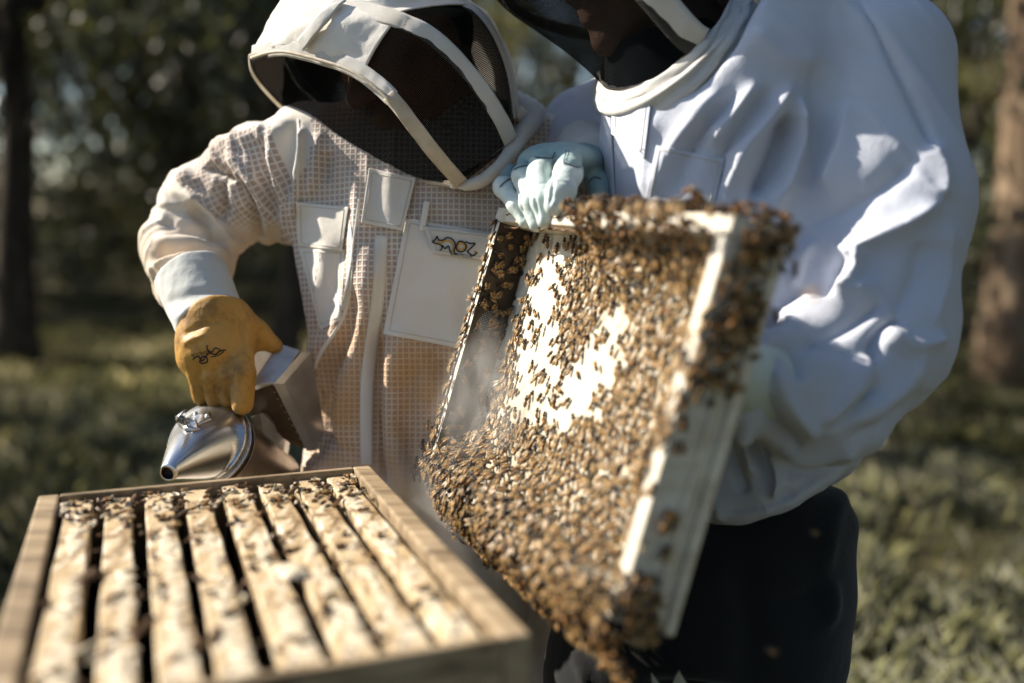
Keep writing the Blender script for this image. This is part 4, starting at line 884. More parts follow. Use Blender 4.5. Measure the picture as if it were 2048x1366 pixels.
SB = [([(1445, 175), (1390, 240), (1340, 310), (1305, 400)], 15, .011), ([(1475, 180), (1420, 250), (1370, 330), (1350, 400)], 10, -.010), ([(1515, 165), (1470, 225), (1420, 290)], 12, .010), ([(1545, 170), (1500, 240), (1450, 310), (1430, 400)], 10, -.010), ([(1590, 165), (1545, 235), (1490, 300), (1450, 390)], 14, .012),
      ([(1578, 225), (1562, 290), (1535, 350), (1500, 400)], 17, -.028), ([(1600, 190), (1602, 280), (1580, 350), (1548, 420)], 12, .020), ([(1320, 230), (1300, 300), (1290, 390)], 16, .006), ([(1620, 120), (1640, 250), (1610, 380)], 22, -.008), ([(1500, 60), (1560, 110), (1640, 130)], 30, .006),
      # sleeve
      ([(1715, 0), (1760, 70), (1800, 150), (1845, 240), (1880, 310)], 7, -.009), ([(1860, 285), (1886, 350), (1880, 400)], 16, .012), ([(1885, 395), (1820, 440), (1740, 480), (1650, 530)], 20, .016), ([(1845, 300), (1780, 360), (1700, 410), (1620, 450)], 30, -.014), ([(1700, 200), (1680, 300), (1640, 380)], 26, .009),
      ([(1720, 495), (1716, 540), (1694, 582), (1668, 600)], 10, .018), ([(1690, 500), (1660, 545), (1625, 600)], 16, -.020), ([(1640, 480), (1600, 520), (1585, 580)], 16, .010), ([(1850, 480), (1830, 560), (1790, 630)], 22, -.010), ([(1900, 440), (1890, 560), (1860, 660)], 22, .008),
      ([(1545, 668), (1610, 628), (1690, 600), (1760, 560)], 22, .012), ([(1600, 680), (1690, 650), (1770, 600)], 16, -.012), ([(1810, 632), (1770, 655), (1750, 685), (1748, 730)], 11, -.018), ([(1760, 655), (1820, 690), (1900, 670)], 18, .013), ([(1560, 700), (1640, 690), (1740, 730)], 20, -.008),
      ([(1740, 700), (1715, 760), (1680, 810), (1640, 845)], 13, .013), ([(1760, 760), (1720, 810), (1660, 860)], 15, -.013), ([(1850, 700), (1800, 780), (1720, 830), (1640, 870)], 18, .010), ([(1860, 770), (1800, 830), (1700, 880)], 16, -.010),
      ([(1540, 690), (1580, 700), (1602, 730), (1600, 760)], 9, -.022), ([(1545, 730), (1560, 790), (1600, 840), (1640, 870)], 17, .014), ([(1505, 700), (1515, 740), (1530, 760)], 12, -.020), ([(1530, 790), (1560, 860), (1600, 900)], 12, -.016),
      # skirt of the jacket
      ([(1480, 850), (1500, 900), (1510, 950)], 12, .020), ([(1505, 870), (1530, 930), (1545, 985)], 9, -.014), ([(1450, 870), (1470, 940), (1490, 990)], 11, -.012), ([(1545, 900), (1552, 960), (1545, 1000)], 9, .018), ([(1560, 930), (1620, 945), (1700, 915)], 12, -.010), ([(1420, 940), (1440, 1000), (1450, 1040)], 14, .010), ([(1560, 900), (1640, 925), (1720, 895)], 14, .010),
      ([(1590, 1000), (1570, 985), (1560, 1005)], 8, -.006), ([(1440, 1020), (1540, 1008), (1640, 950)], 7, -.006)]
lo, hi = bounds([V(1100, -140, 1.4), V(1980, 1100, 1.15), V(1100, 1100, 1.2)], .05); lo[1] = .89; hi[1] = 1.56
vB, FB = sdf_mesh(fB, lo, hi, .0062); vB = relax(vB, FB, 2); vB, FB = subdiv(vB, FB); vB = relax(vB, FB, 2); vB = fold(vB, FB, SB, 1.0, 1.25); NB = vnormals(vB, FB)
qq = vB@np.array([[.8, .0, .6], [0, 1, 0], [-.6, 0, .8]]).T
vB = vB+NB*(.0018*fbm(qq*np.array([16, 12, 7]), 3, 15)+.0008*fbm(qq*np.array([30, 20, 10]), 2, 19)+.0045*ridged(qq*np.array([11, 7, 2.6]), 71)+.0018*ridged(qq*np.array([24, 15, 6])+4, 72))[:, None]; vB = relax(vB, FB, 1, .5); wB = toW(vB)
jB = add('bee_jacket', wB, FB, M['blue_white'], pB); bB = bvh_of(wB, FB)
patch('placket_flap', bB, [(1224, 190), (1302, 204), (1288, 318), (1222, 268)], M['blue_white'], jB, .006, .004, 12, 10)
ribbon_on('front_placket', bB, [(1203, 190), (1207, 300), (1212, 420)], [(1222, 190), (1226, 300), (1232, 420)], M['blue_white'], jB, .004, .004, 30, 4)
patch('chest_pocket', bB, [(1312, 290), (1450, 318), (1420, 440), (1290, 400)], M['blue_white'], jB, .003, .004, 16, 16)
m = MB()
for pts in ([(1226, 255), (1252, 275), (1282, 296)], [(1224, 262), (1250, 282), (1280, 303)], [(1219, 275), (1213, 300), (1211, 330)]): v, f = line_on(bB, pts, 1.6, .0108 if pts[0][1] < 270 else .002); m.put(v, [tuple(q) for q in f])
m.build('stitching', M['gauntlet'], jB)['kind'] = 'stuff'
# trousers
TT = [st(960, 1420, 1660, 1.22, .10), st(1030, 1370, 1700, 1.22, .125), st(1100, 1230, 1690, 1.22, .14), st(1220, 1180, 1668, 1.22, .14), st(1300, 1170, 1655, 1.22, .13)]
gb1, gb2 = groundV(1505, 1.20), groundV(1250, 1.24)
def fT(P):
    d = loft(P, TT); d = smin(d, chain(P, [V(1530, 1200, 1.2), V(1520, 1330, 1.2), V(1510, 1750, 1.19), gb1+np.array([0, 0, .1])], [.10, .092, .078, .065], .02), .03)
    return smin(d, chain(P, [V(1270, 1250, 1.24), V(1240, 1350, 1.23), V(1240, 1750, 1.2), gb2+np.array([0, 0, .1])], [.10, .090, .078, .065], .02), .03)
lo, hi = bounds([V(1120, 880, 1.2), V(1760, 880, 1.2), gb1, gb2], .06); lo[1] = 1.03; hi[1] = 1.42
garment('trousers', fT, lo, hi, .008, M['black_cloth'], pB, [([(1690, 960), (1660, 1060), (1640, 1150)], 16, .008), ([(1640, 1180), (1600, 1200), (1540, 1205)], 14, -.008), ([(1650, 1160), (1660, 1200), (1650, 1250)], 14, .010), ([(1480, 1100), (1500, 1250), (1500, 1366)], 30, -.010), ([(1150, 1300), (1165, 1330), (1175, 1366)], 9, .008)], noise=(.003, 12))
boots(pB, [gb1, gb2])
# glove of the right person: mint leather, fingers hooked over the top wall of the lid
glB = empty('glove', W(1110, 370, 1.24)); glB.parent = pB; glB.location = W(1110, 370, 1.24)-pb_foot
def fgB(P):
    d = ellip(P, V(1118, 322, 1.20), (.051, .046, .021))
    d = smin(d, ellip(P, V(1168, 330, 1.235), (.030, .034, .026)), .02)
    for pts, rs in FING: d = smin(d, chain(P, [V(*q) for q in pts], rs, .008), .0012)
    return smin(d, chain(P, [V(1180, 338, 1.235), V(1197, 368, 1.20), V(1203, 415, 1.17)], (.016, .0135, .011), .01), .006)
FING = [([(1022, 345, 1.213), (1008, 374, 1.188), (1034, 410, 1.163), (1050, 443, 1.155)], (.0110, .0118, .0108, .0086)),
        ([(1055, 325, 1.193), (1046, 352, 1.163), (1060, 405, 1.136), (1072, 448, 1.128)], (.0120, .0128, .0118, .009)),
        ([(1092, 316, 1.173), (1079, 348, 1.138), (1085, 400, 1.106), (1090, 441, 1.100)], (.0125, .0137, .0130, .0096)),
        ([(1140, 318, 1.158), (1136, 346, 1.118), (1122, 384, 1.083), (1108, 412, 1.076)], (.014, .016, .0155, .0115))]
lo, hi = bounds([V(985, 280, 1.2), V(1235, 460, 1.3)], .03); lo[1] = 1.04; hi[1] = 1.32
gB_, gvB, gFB, gwB = garment('leather_hand', fgB, lo, hi, .0021, M['mint_leather'], glB, [([(1000, 372), (1018, 360), (1024, 356)], 2.2, -.0030), ([(1024, 340), (1040, 332), (1055, 330)], 2.2, -.0030), ([(1070, 314), (1086, 315), (1102, 316)], 2.2, -.0030), ([(1128, 325), (1145, 330), (1160, 334)], 2.2, -.0030), ([(1180, 360), (1192, 352), (1204, 358)], 3, -.0025), ([(1027, 350), (1036, 390), (1048, 440)], 2.2, -.004), ([(1062, 338), (1068, 395), (1078, 442)], 2.2, -.004), ([(1108, 332), (1104, 375), (1098, 412)], 2.2, -.004), ([(1010, 390), (1022, 384)], 2., -.0012), ([(1046, 372), (1064, 370)], 2., -.0012), ([(1074, 366), (1094, 366)], 2., -.0012), ([(1114, 360), (1138, 366)], 2., -.0012), ([(1118, 352), (1140, 357)], 2., -.001)], noise=(.0007, 60), seed=31)
# back-of-hand panels are the darker teal
cen = pix(gvB[gFB].mean(1)); Nf = vnormals(gvB, gFB)[gFB].mean(1)
def above(px, py): return np.interp(px, [985, 1000, 1022, 1024, 1056, 1058, 1102, 1104, 1128, 1130, 1162, 1180, 1230], [392, 372, 358, 340, 331, 316, 317, 314, 322, 325, 335, 420, 420]) > py
teal = above(cen[:, 0], cen[:, 1]) & ((cen[:, 0] > 1018) | True); teal &= ~((cen[:, 0] < 1020) & (cen[:, 1] > 352))
gB_.data.materials.append(M['teal_leather']); gB_.data.polygons.foreach_set('material_index', teal.astype(np.int32))
bGB = bvh_of(gwB, gFB); K = MB()
for pts in ([(999, 374), (1010, 364), (1021, 357)], [(1024, 341), (1040, 333), (1055, 331)], [(1070, 314), (1086, 315), (1103, 317)], [(1127, 325), (1145, 331), (1161, 335), (1163, 326)], [(1133, 300), (1130, 312), (1127, 325)], [(1110, 304), (1107, 312), (1104, 318)], [(1138, 302), (1135, 313), (1132, 321)], [(1178, 365), (1188, 354), (1202, 358)]): v, f = line_on(bGB, pts, 1.8, .0008); K.put(v, [tuple(q) for q in f])
K.build('stitching', M['stitch'], gB_)['kind'] = 'stuff'
def fcuff(P):
    d = rc(P, V(1172, 303, 1.285), V(1184, 322, 1.245), .040, .036); a = np.linalg.norm(P[:, [0, 2]], axis=1)
    return smax(d, 1.222-P[:, 1], .004)
lo, hi = bounds([V(1180, 312, 1.28)], .07); cf, cv, cF, cw = garment('knit_cuff', fcuff, lo, hi, .0024, M['knit'], glB, [([(1150+i*6, 276-.0*i), (1165+i*7, 296+i), (1188+i*4, 330)], 2.0, .0016) for i in range(7)], noise=(.0006, 60))
# other glove, behind the lid
def fgB2(P):
    d = rc(P, V(1505, 762, .965), V(1445, 742, .912), .042, .034)
    for i in range(4): d = smin(d, chain(P, [V(1425, 700+i*30, .897), V(1385, 695+i*30, .909), V(1358, 700+i*30, .925)], (.0135, .012, .010), .004), .006)
    return smin(d, chain(P, [V(1450, 690, .908), V(1430, 655, .898), V(1405, 640, .91)], (.015, .013, .010), .006), .01)
lo, hi = bounds([V(1430, 730, .93)], .13); gl3 = empty('glove', W(1430, 730, .93)); gl3.parent = pB; gl3.location = W(1430, 730, .93)-pb_foot
garment('leather_hand', fgB2, lo, hi, .004, M['mint_leather'], gl3, noise=(.001, 50))
# hood of the right person, seen from below the chin up
hbc = V(1330, -110, 1.22)
def ringB(c, ax, ay, tilt, n=64):
    """closed loop: c view centre, ax/ay half sizes, tilt of its plane"""
    a = np.linspace(0, 2*pi, n, endpoint=False); return np.array(c)+np.cos(a)[:, None]*np.asarray(ax)+np.sin(a)[:, None]*np.asarray(ay)
hoodB = empty('hood', toW(hbc)); hoodB.parent = pB; hoodB.location = toW(hbc)-pb_foot
r0 = ringB(V(1325, 66, 1.215), V(1445, -6, 1.215)-V(1325, 66, 1.215)*1.0, np.array([.028, -.135, -.040]), 0)
e_ = V(1200, 152, 1.25)-V(1325, 66, 1.215); r0 = ringB(V(1325, 66, 1.215), -e_, np.array([-.0135, -.125, -.079]), 0)
r1 = ringB(V(1195, -85, 1.22), V(1400, -160, 1.20)-V(1195, -85, 1.22), np.array([.02, -.150, -.01]), 0)
r2 = ringB(V(1150, -260, 1.23), V(1380, -290, 1.22)-V(1150, -260, 1.23), np.array([.01, -.150, 0]), 0)
r3 = ringB(V(1170, -400, 1.24), V(1250, -410, 1.24)-V(1170, -400, 1.24), np.array([.0, -.06, 0]), 0)
def ring_loft(rs, n):
    rs = np.array(rs); out = np.stack([spline(rs[:, j], n) for j in range(rs.shape[1])], 1); return np.concatenate([out, out[:, :1]], 1)
LB = ring_loft([r0, r1, r2, r3], 60)
sheet('veil', LB[:30], M['veil'], hoodB, 0); sheet('crown', LB[29:], M['canvas'], hoodB)
col = np.array([LB[k, int(11+k*.42)]*(1-(11+k*.42) % 1)+LB[k, int(12+k*.42)]*((11+k*.42) % 1) for k in range(60)]); band3('hoop_tape', col[:40], .036, M['strap'], hoodB, hbc, out=.003, seed=21)
band3('hoop_tape', LB[:40, 3], .034, M['strap'], hoodB, hbc, out=.003, seed=22); band3('hoop_tape', LB[:40, 40], .030, M['strap'], hoodB, hbc, out=.003, seed=23)
# rolled neck cloth under the veil
nk = []
for s, dr, dn in ((0., 0.0, .000), (.15, .010, .010), (.35, .017, .010), (.55, .019, .020), (.75, .014, .034), (1., .004, .052)):
    c0 = r0.mean(0); o = r0-c0; o /= np.linalg.norm(o, axis=1)[:, None]; dirn = np.array([.10, .02, -.16]); dirn /= np.linalg.norm(dirn); nk.append(r0+o*dr+dirn*dn)
LN = ring_loft(nk, 28); vv = LN.reshape(-1, 3); wr_ = .004*fbm(vv*np.array([16, 16, 40]), 3, 14)+.003*np.sin(np.repeat(np.arange(28), 65)*.9+vv[:, 0]*30+3*fbm(vv*20, 2, 4)); ctr = r0.mean(0); oo = vv-ctr; oo /= np.linalg.norm(oo, axis=1)[:, None]
sheet('neck_cloth', (vv+oo*wr_[:, None]).reshape(LN.shape), M['strap'], hoodB, .002)
# head and dark collar
hpB = V(1265, -95, 1.23); RB = rotm(radians(-60), radians(18), radians(-4)); hfB = head_mesh(hpB, RB)
lo, hi = bounds([hpB, V(1400, 500, 1.24)], .16); garment('body', lambda P: smin(hfB(P), rc(P, V(1400, 150, 1.24), V(1450, 500, 1.22), .06, .09), .05), lo, hi, .006, M['skin'], pB, noise=(.0004, 60))
lo, hi = bounds([hpB], .16); garment('hair', hair_fn(hpB, RB), lo, hi, .007, M['hair'], pB, noise=(.002, 60))
def fcol(P): return smax(rc(P, V(1310, 70, 1.225), V(1370, 230, 1.235), .068, .10), P[:, 2]-V(1300, 78, 1.225)[2]-.25*(P[:, 0]-V(1300, 78, 1.225)[0]), .008)
lo, hi = bounds([V(1340, 130, 1.23)], .2); garment('shirt_collar', fcol, lo, hi, .006, M['navy'], pB, noise=(.003, 20))

# ------------------------------------------------------------------ the smoker
smk = empty('bee_smoker', W(500, 930, 1.33), 'stainless steel bee smoker with a cone nozzle gripped in the yellow glove', 'bee smoker')
sc_ = V(414, 884, 1.262); sn = V(333, 948, 1.165); bk = V(540, 975, 1.42); axb = (bk-sc_)/np.linalg.norm(bk-sc_)
def ring_v(c, ax, r, n=48):
    ax = ax/np.linalg.norm(ax); e1 = np.cross(ax, [0, 0, 1.]); e1 /= np.linalg.norm(e1); e2 = np.cross(ax, e1); a = np.linspace(0, 2*pi, n, endpoint=False); return c+r*(np.cos(a)[:, None]*e1+np.sin(a)[:, None]*e2)
def loft_rings(name, rings, mat, parent, capA=False, capB=False):
    n = len(rings[0]); v = np.concatenate(rings); f = [tuple(q) for q in grid_faces(len(rings), n, True)]
    if capA: f.append(tuple(range(n)))
    if capB: f.append(tuple((len(rings)-1)*n+j for j in range(n))[::-1])
    o = add(name, toW(v), f, mat, parent); fix_normals(o); return o
R_ = .0535; ax_n = -axb; nz = (sn-sc_)/np.linalg.norm(sn-sc_)
cone = loft_rings('cone_lid', [ring_v(sc_+axb*.012, axb, R_+.0015), ring_v(sc_, axb, R_+.0015), ring_v(sc_-axb*.004, axb, R_)]+[ring_v(sc_*(1-t)+sn*t, axb*(1-t)-nz*t, R_*(1-t)+.0085*t) for t in (.06, .2, .4, .6, .8, .93, 1.)]+[ring_v(sn-nz*.012, -nz, .0075)], M['steel'], smk)
loft_rings('nozzle_bore', [ring_v(sn-nz*.002, -nz, .0078), ring_v(sn-nz*.010, -nz, .0074)], M['black'], cone, capB=True)
rim_ = sc_+axb*.008; v, f = tube(toW(np.concatenate([ring_v(rim_, axb, R_+.0022), ring_v(rim_, axb, R_+.0022)[:2]])), .0016, 8); add('lid_rim', v, f, M['steel'], cone)
can = loft_rings('fire_can', [ring_v(sc_+axb*t, axb, R_-.001) for t in np.linspace(.006, .17, 12)], M['sooty_steel'], smk, capB=True)
v, f = tube(toW(np.concatenate([ring_v(sc_+axb*.022, axb, R_+.0006), ring_v(sc_+axb*.022, axb, R_+.0006)[:2]])), .0015, 8); add('can_seam', v, f, M['sooty_steel'], can)
# finger lift riveted to the cone
e1_ = V(405, 842, 1.205); cone_bv = BVHTree.FromPolygons([tuple(np.array(x.co)+origin(cone)) for x in cone.data.vertices], [tuple(p.vertices) for p in cone.data.polygons])
def on_cone(px, py, off=.001): h = cast(cone_bv, px, py); return h[0]-h[2]*off if h else W(px, py, 1.2)
P, d = drape(cone_bv, quad_grid([(382, 830), (420, 822), (424, 838), (392, 852)], 6, 10), .002, 3); slab('lift_plate', P, d, .0016, M['steel'], cone)
P, d = drape(cone_bv, quad_grid([(372, 846), (392, 838), (400, 858), (384, 864)], 6, 6), .0022, 3); slab('lift_plate', P, d, .0016, M['steel'], cone)
for x, y in ((415, 832), (391, 829)):
    c = on_cone(x, y, .002); v, f = tube([c, c-np.array([0, .0016, -.001])], [.0036, .0016], 10); add('rivet', v, f, M['steel'], cone)
hk = [on_cone(391, 861, .002), on_cone(381, 858, .006), on_cone(370, 852, .013), on_cone(361, 838, .016), on_cone(362, 826, .013), on_cone(367, 824, .009)]
hkp = spline(hk, 20); T_, N_, B_ = frames_along(hkp); wdt = np.interp(np.linspace(0, 1, 20), [0, .3, 1], [.003, .006, .008])
sd = np.array([.55, .0, .35]); sd /= np.linalg.norm(sd); Pk = np.stack([hkp-sd*wdt[:, None], hkp+sd*wdt[:, None]], 1); ok = add('lift_hook', Pk.reshape(-1, 3), grid_faces(20, 2), M['steel'], cone); md = ok.modifiers.new('s', 'SOLIDIFY'); md.thickness = .0014
# bellows: two steel-clad boards with leather between them
def prism(name, quadv, depthv, mat, parent, bw=.0015):
    q = np.array([V(*p) for p in quadv]); n = len(q); v = np.concatenate([q, q+np.asarray(depthv)]); f = [tuple(range(n)), tuple(range(n, 2*n))[::-1]]+[(i, (i+1) % n, n+(i+1) % n, n+i) for i in range(n)]
    o = add(name, toW(v), f, mat, parent, sm=False); fix_normals(o); return bevel(o, bw)
bel = prism('bellows_board', [(545, 768, 1.30), (602, 703, 1.335), (634, 884, 1.375), (613, 903, 1.36)], (.012, .012, 0.0), M['dull_steel'], smk)
prism('bellows_shield', [(500, 692, 1.315), (556, 686, 1.35), (600, 700, 1.345), (556, 765, 1.305), (500, 772, 1.30)], (.006, .02, -.01), M['dull_steel'], smk)
prism('bellows_leather', [(497, 776, 1.31), (546, 772, 1.308), (611, 898, 1.368), (585, 890, 1.375), (500, 830, 1.34)], (.004, .012, .0), M['bellows_leather'], smk)
prism('bellows_board', [(500, 835, 1.32), (522, 826, 1.318), (572, 872, 1.37), (566, 915, 1.385), (530, 900, 1.35)], (.004, .014, .0), M['dull_steel'], smk)
for k in range(9):
    t = (k+.5)/9; c = W(547*(1-t)+612*t-1.5, 778*(1-t)+897*t, 1.295+.062*t); v, f = tube([c, c-np.array([.0006, .0016, 0])], [.0014, .0008], 8); add('tack', v, f, M['sooty_steel'], bel)
# ------------------------------------------------------------------ bees
def m_bee():
    t = NT('bee_amber'); n = t.noise(900, 3); t.col(t.ramp(n, [(.3, (.16, .062, .010, 1)), (.7, (.42, .19, .035, 1))])); t.set(Roughness=.45, Specular_IOR_Level=.25); return t.m
M['bee'] = m_bee(); M['bee_dark'] = m_plain('bee_dark_bands', (.022, .015, .010, 1), .4, var=.5, sc=600); M['bee_fur'] = m_plain('bee_fur', (.12, .07, .03, 1), .9, var=.5, sc=900)
def m_wing():
    t = NT('bee_wing'); t.set(Base_Color=(.58, .41, .19, 1), Roughness=.34, Specular_IOR_Level=.6); tp = t.n('ShaderNodeBsdfTransparent'); m = t.n('ShaderNodeMixShader'); m.inputs[0].default_value = .74
    t.l(t.b.outputs[0], m.inputs[1]); t.l(tp.outputs[0], m.inputs[2]); t.l(m.outputs[0], t.out.inputs[0]); return t.m
M['wing'] = m_wing()
def bee_parts(seg=8, legs=True):
    pr = [(-7.4, .15, 1), (-6.7, 1.0, 1), (-5.9, 1.55, 1), (-5.0, 1.95, 0), (-4.4, 2.1, 1), (-3.2, 2.2, 0), (-2.6, 2.15, 1), (-1.4, 1.75, 0), (-.6, .8, 1), (-.1, 1.3, 2), (.7, 2.0, 2), (1.8, 2.15, 2), (2.8, 1.6, 2), (3.3, .8, 1), (3.7, 1.3, 1), (4.5, 1.6, 1), (5.3, 1.2, 1), (5.7, .2, 1)]
    v = []; f = []; mi = []
    for k, (x, r, m) in enumerate(pr):
        for j in range(seg):
            a = 2*pi*j/seg; zz = r*sin(a)*(.88 if x < -1 else 1)+2.3+(-.10*(x+1)**2*.12 if x < -1 else 0); v.append((x, r*cos(a)*(1.15 if 3.4 < x else 1), zz))
    for k in range(len(pr)-1):
        for j in range(seg): f.append((k*seg+j, k*seg+(j+1) % seg, (k+1)*seg+(j+1) % seg, (k+1)*seg+j)); mi.append(pr[k+1][2])
    if legs:
        for s in (-1, 1):
            for x0, x1, y1 in ((2.4, 4.4, 3.4), (1.4, .6, 4.6), (.4, -2.6, 4.6)):
                b = len(v); kx, ky = (x0+x1)/2, y1*.75
                for (x, y, z) in ((x0, s*1.3, 1.5), (x0+.45, s*1.3, 1.5), (kx, s*ky, 2.6), (kx+.4, s*ky, 2.6), (x1, s*y1, 0), (x1+.25, s*y1, 0)): v.append((x, y, z))
                f += [(b, b+1, b+3, b+2), (b+2, b+3, b+5, b+4)]; mi += [1, 1]
    wv = []; wf = []
    for s in (-1, 1):
        b = len(wv); wv += [(1.6, s*1.0, 4.2), (.2, s*2.4, 4.5), (-3.0, s*3.9, 4.75), (-6.6, s*3.6, 4.6), (-7.6, s*2.5, 4.5), (-5.0, s*1.2, 4.75), (-1.4, s*.7, 4.6)]; wf.append(tuple(b+i for i in range(7)) if s > 0 else tuple(b+i for i in range(6, -1, -1)))
    return np.array(v)*.00108, f, mi, np.array(wv)*.00108, wf
bv, bf, bmi, wv_, wf_ = bee_parts(10)
bme = smooth(mesh_of('honey_bee', bv, bf)); [bme.materials.append(M[k]) for k in ('bee', 'bee_dark', 'bee_fur')]
# mesh_of groups faces by size; all body faces are quads so the order is kept
bme.polygons.foreach_set('material_index', np.array(bmi, np.int32))
wme = [mesh_of('wing', wv_[i*7:(i+1)*7], [tuple(range(7))]) for i in (0, 1)]; [w.materials.append(M['wing']) for w in wme]
BEES = []      # (position, matrix rows [fwd, side, up], scale, zone)
def put_bee(p, fwd, up, sc, zone):
    up = up/np.linalg.norm(up); f = fwd-up*(fwd@up); n = np.linalg.norm(f)
    if n < 1e-6: f = np.cross(up, [0, 1., 0]); n = np.linalg.norm(f)
    f = f/n; BEES.append((np.asarray(p, float), np.array([f, np.cross(up, f), up]), sc, zone))
FLOOR_Y = LD-.0105
def inpoly(p, poly):
    x, y = p; c = False; n = len(poly)
    for i in range(n):
        x1, y1 = poly[i]; x2, y2 = poly[i-1]
        if (y1 > y) != (y2 > y) and x < (x2-x1)*(y-y1)/(y2-y1)+x1: c = not c
    return c
BARE = [[(1082, 486), (1128, 500), (1118, 600), (1122, 680), (1118, 760), (1100, 820), (1050, 800), (1015, 800), (1048, 660), (1062, 560)],
        [(1190, 640), (1238, 612), (1262, 640), (1250, 700), (1225, 760), (1190, 832), (1130, 866), (1062, 836), (1072, 790), (1120, 770), (1160, 720)], [(1000, 800), (1050, 800), (1080, 850), (1000, 850)]]
def hgt(x, z):
    """how high the bees heap above the lid's inner panel"""
    zz = -z; b = .060*sstep(.262, .322, zz)*sstep(-.02, .05, x); t = (.030*sstep(.085, .035, zz)+.055*sstep(.036, .008, zz))*sstep(.16, .27, x); r_ = .046*sstep(.42, .475, x)*(1-.0*zz)
    h = np.maximum(np.maximum(b, t), r_); under = sstep(LS+.006, LS+.052, zz); h = h*(1-under)+.014*under
    return h+.010*vnoise(np.stack([x*34, z*34, x*0], -1).reshape(-1, 3), 3).reshape(np.shape(x))*sstep(.0, .03, h)
def hn(x, z):
    e = .004; hx = (hgt(np.array([x+e]), np.array([z]))-hgt(np.array([x-e]), np.array([z])))[0]/(2*e); hz_ = (hgt(np.array([x]), np.array([z+e]))-hgt(np.array([x]), np.array([z-e])))[0]/(2*e)
    n = np.array([-hx*.8, -1, -hz_*.8]); n = n/np.linalg.norm(n); return n[0]*LX+n[1]*LY+n[2]*LZ, hx, hz_
br = np.random.RandomState(21)
def poisson(n, x0, x1, z0, z1, dmin):
    cell = {}; out = []
    for _ in range(n):
        x, z = br.uniform(x0, x1), br.uniform(z0, z1); k = (int(x/dmin), int(z/dmin)); ok = True
        for i in (-1, 0, 1):
            for j in (-1, 0, 1):
                for q in cell.get((k[0]+i, k[1]+j), ()):
                    if (q[0]-x)**2+(q[1]-z)**2 < dmin*dmin: ok = False
        if ok: cell.setdefault(k, []).append((x, z)); out.append((x, z))
    return out
for layer, (cnt, dm) in enumerate(((26000, .0070), (9000, .0092), (7000, .0105))):
    for x, z in poisson(cnt, .016, LL+.004, -LS-.050, -.004, dm):
        hv = hgt(np.array([x]), np.array([z]))[0]
        if layer and hv < .012*layer: continue
        pw = L(x, FLOOR_Y-hv, z); p2 = pix(toV(pw[None]))[0]
        if layer == 0 or hv < .02:
            if any(inpoly(p2+br.normal(0, 10, 2), B) for B in BARE) and br.rand() < .90: continue
            if x < .05 and -z < .27 and br.rand() < .80: continue
            if p2[0] < 1150 and p2[1] < 520 and br.rand() < .35: continue
        if x > LL-.018 and (-z < .075 or .20 < -z < .30) and hv > .03 and br.rand() < .9: continue        # bare rim strips
        if -z < .02 and x < .2: continue
        up, hx, hz_ = hn(x, z); ang = br.normal(0, .55)+(.5 if br.rand() < .3 else 0); fwd = LZ*cos(ang)+LX*sin(ang)*.9
        if -z > LS: fwd = LX*br.normal(0, .6)+LZ+LY*.4
        if br.rand() < .08: fwd = -fwd
        up = up+br.normal(0, .22, 3); pw = pw+up/np.linalg.norm(up)*(-.0075*layer+br.uniform(-.001, .0025)); put_bee(pw, fwd, up, br.uniform(.86, 1.1), 'heap' if hv > .012 else 'panel')
# heap on the top wall near the right corner and dark clusters on the shaded right wall
for x, y in poisson(2600, .19, LL+.002, -.006, LD, .0068):
    k = sstep(.17, .27, np.array(x))
    if br.rand() > k: continue
    pw = L(x, y, .001+.012*k*br.uniform(.2, 1)+.006*vnoise(np.array([[x*40, y*40, 0.]]), 6)[0]); put_bee(pw, LX*br.normal()+LY*br.normal(), LZ+br.normal(0, .3, 3), br.uniform(.86, 1.1), 'heap')
def on_right(px, py, sc=1., lift=0.):
    d = W(px, py, 1.)-CAMP; t = ((L(LL, 0, 0)-CAMP)@LX)/(d@LX); return CAMP+d*t+LX*lift
for c, n, s in (((1492, 500), 26, 20), ((1470, 590), 34, 26), ((1490, 625), 22, 18), ((1450, 690), 34, 26), ((1420, 760), 26, 22), ((1545, 468), 30, 26), ((1590, 470), 12, 12), ((1262, 1215), 34, 20), ((1282, 1250), 30, 16), ((1268, 1180), 20, 16), ((1250, 1275), 24, 14)):
    for _ in range(n):
        q = br.normal(0, s, 2)*np.array([.8, 1.1]); pl = on_right(c[0]+q[0], c[1]+q[1])-LO
        if not (-.004 < pl@LY < LD+.002 and -LS-.008 < pl@LZ < .006): continue
        put_bee(on_right(c[0]+q[0], c[1]+q[1], lift=br.uniform(0, .012)), LZ*br.normal()+LY*br.normal(), LX+br.normal(0, .4, 3), br.uniform(.86, 1.1), 'shade')
for px, py, n in ((1330, 1040, 7), (1324, 1112, 2), (1292, 1160, 2), (1576, 540, 2)):
    for _ in range(n): put_bee(on_right(px+br.normal(0, 7), py+br.normal(0, 9), lift=br.uniform(0, .006)), LZ*br.normal()+LY*br.normal(), LX+br.normal(0, .2, 3), 1.05, 'single_right')
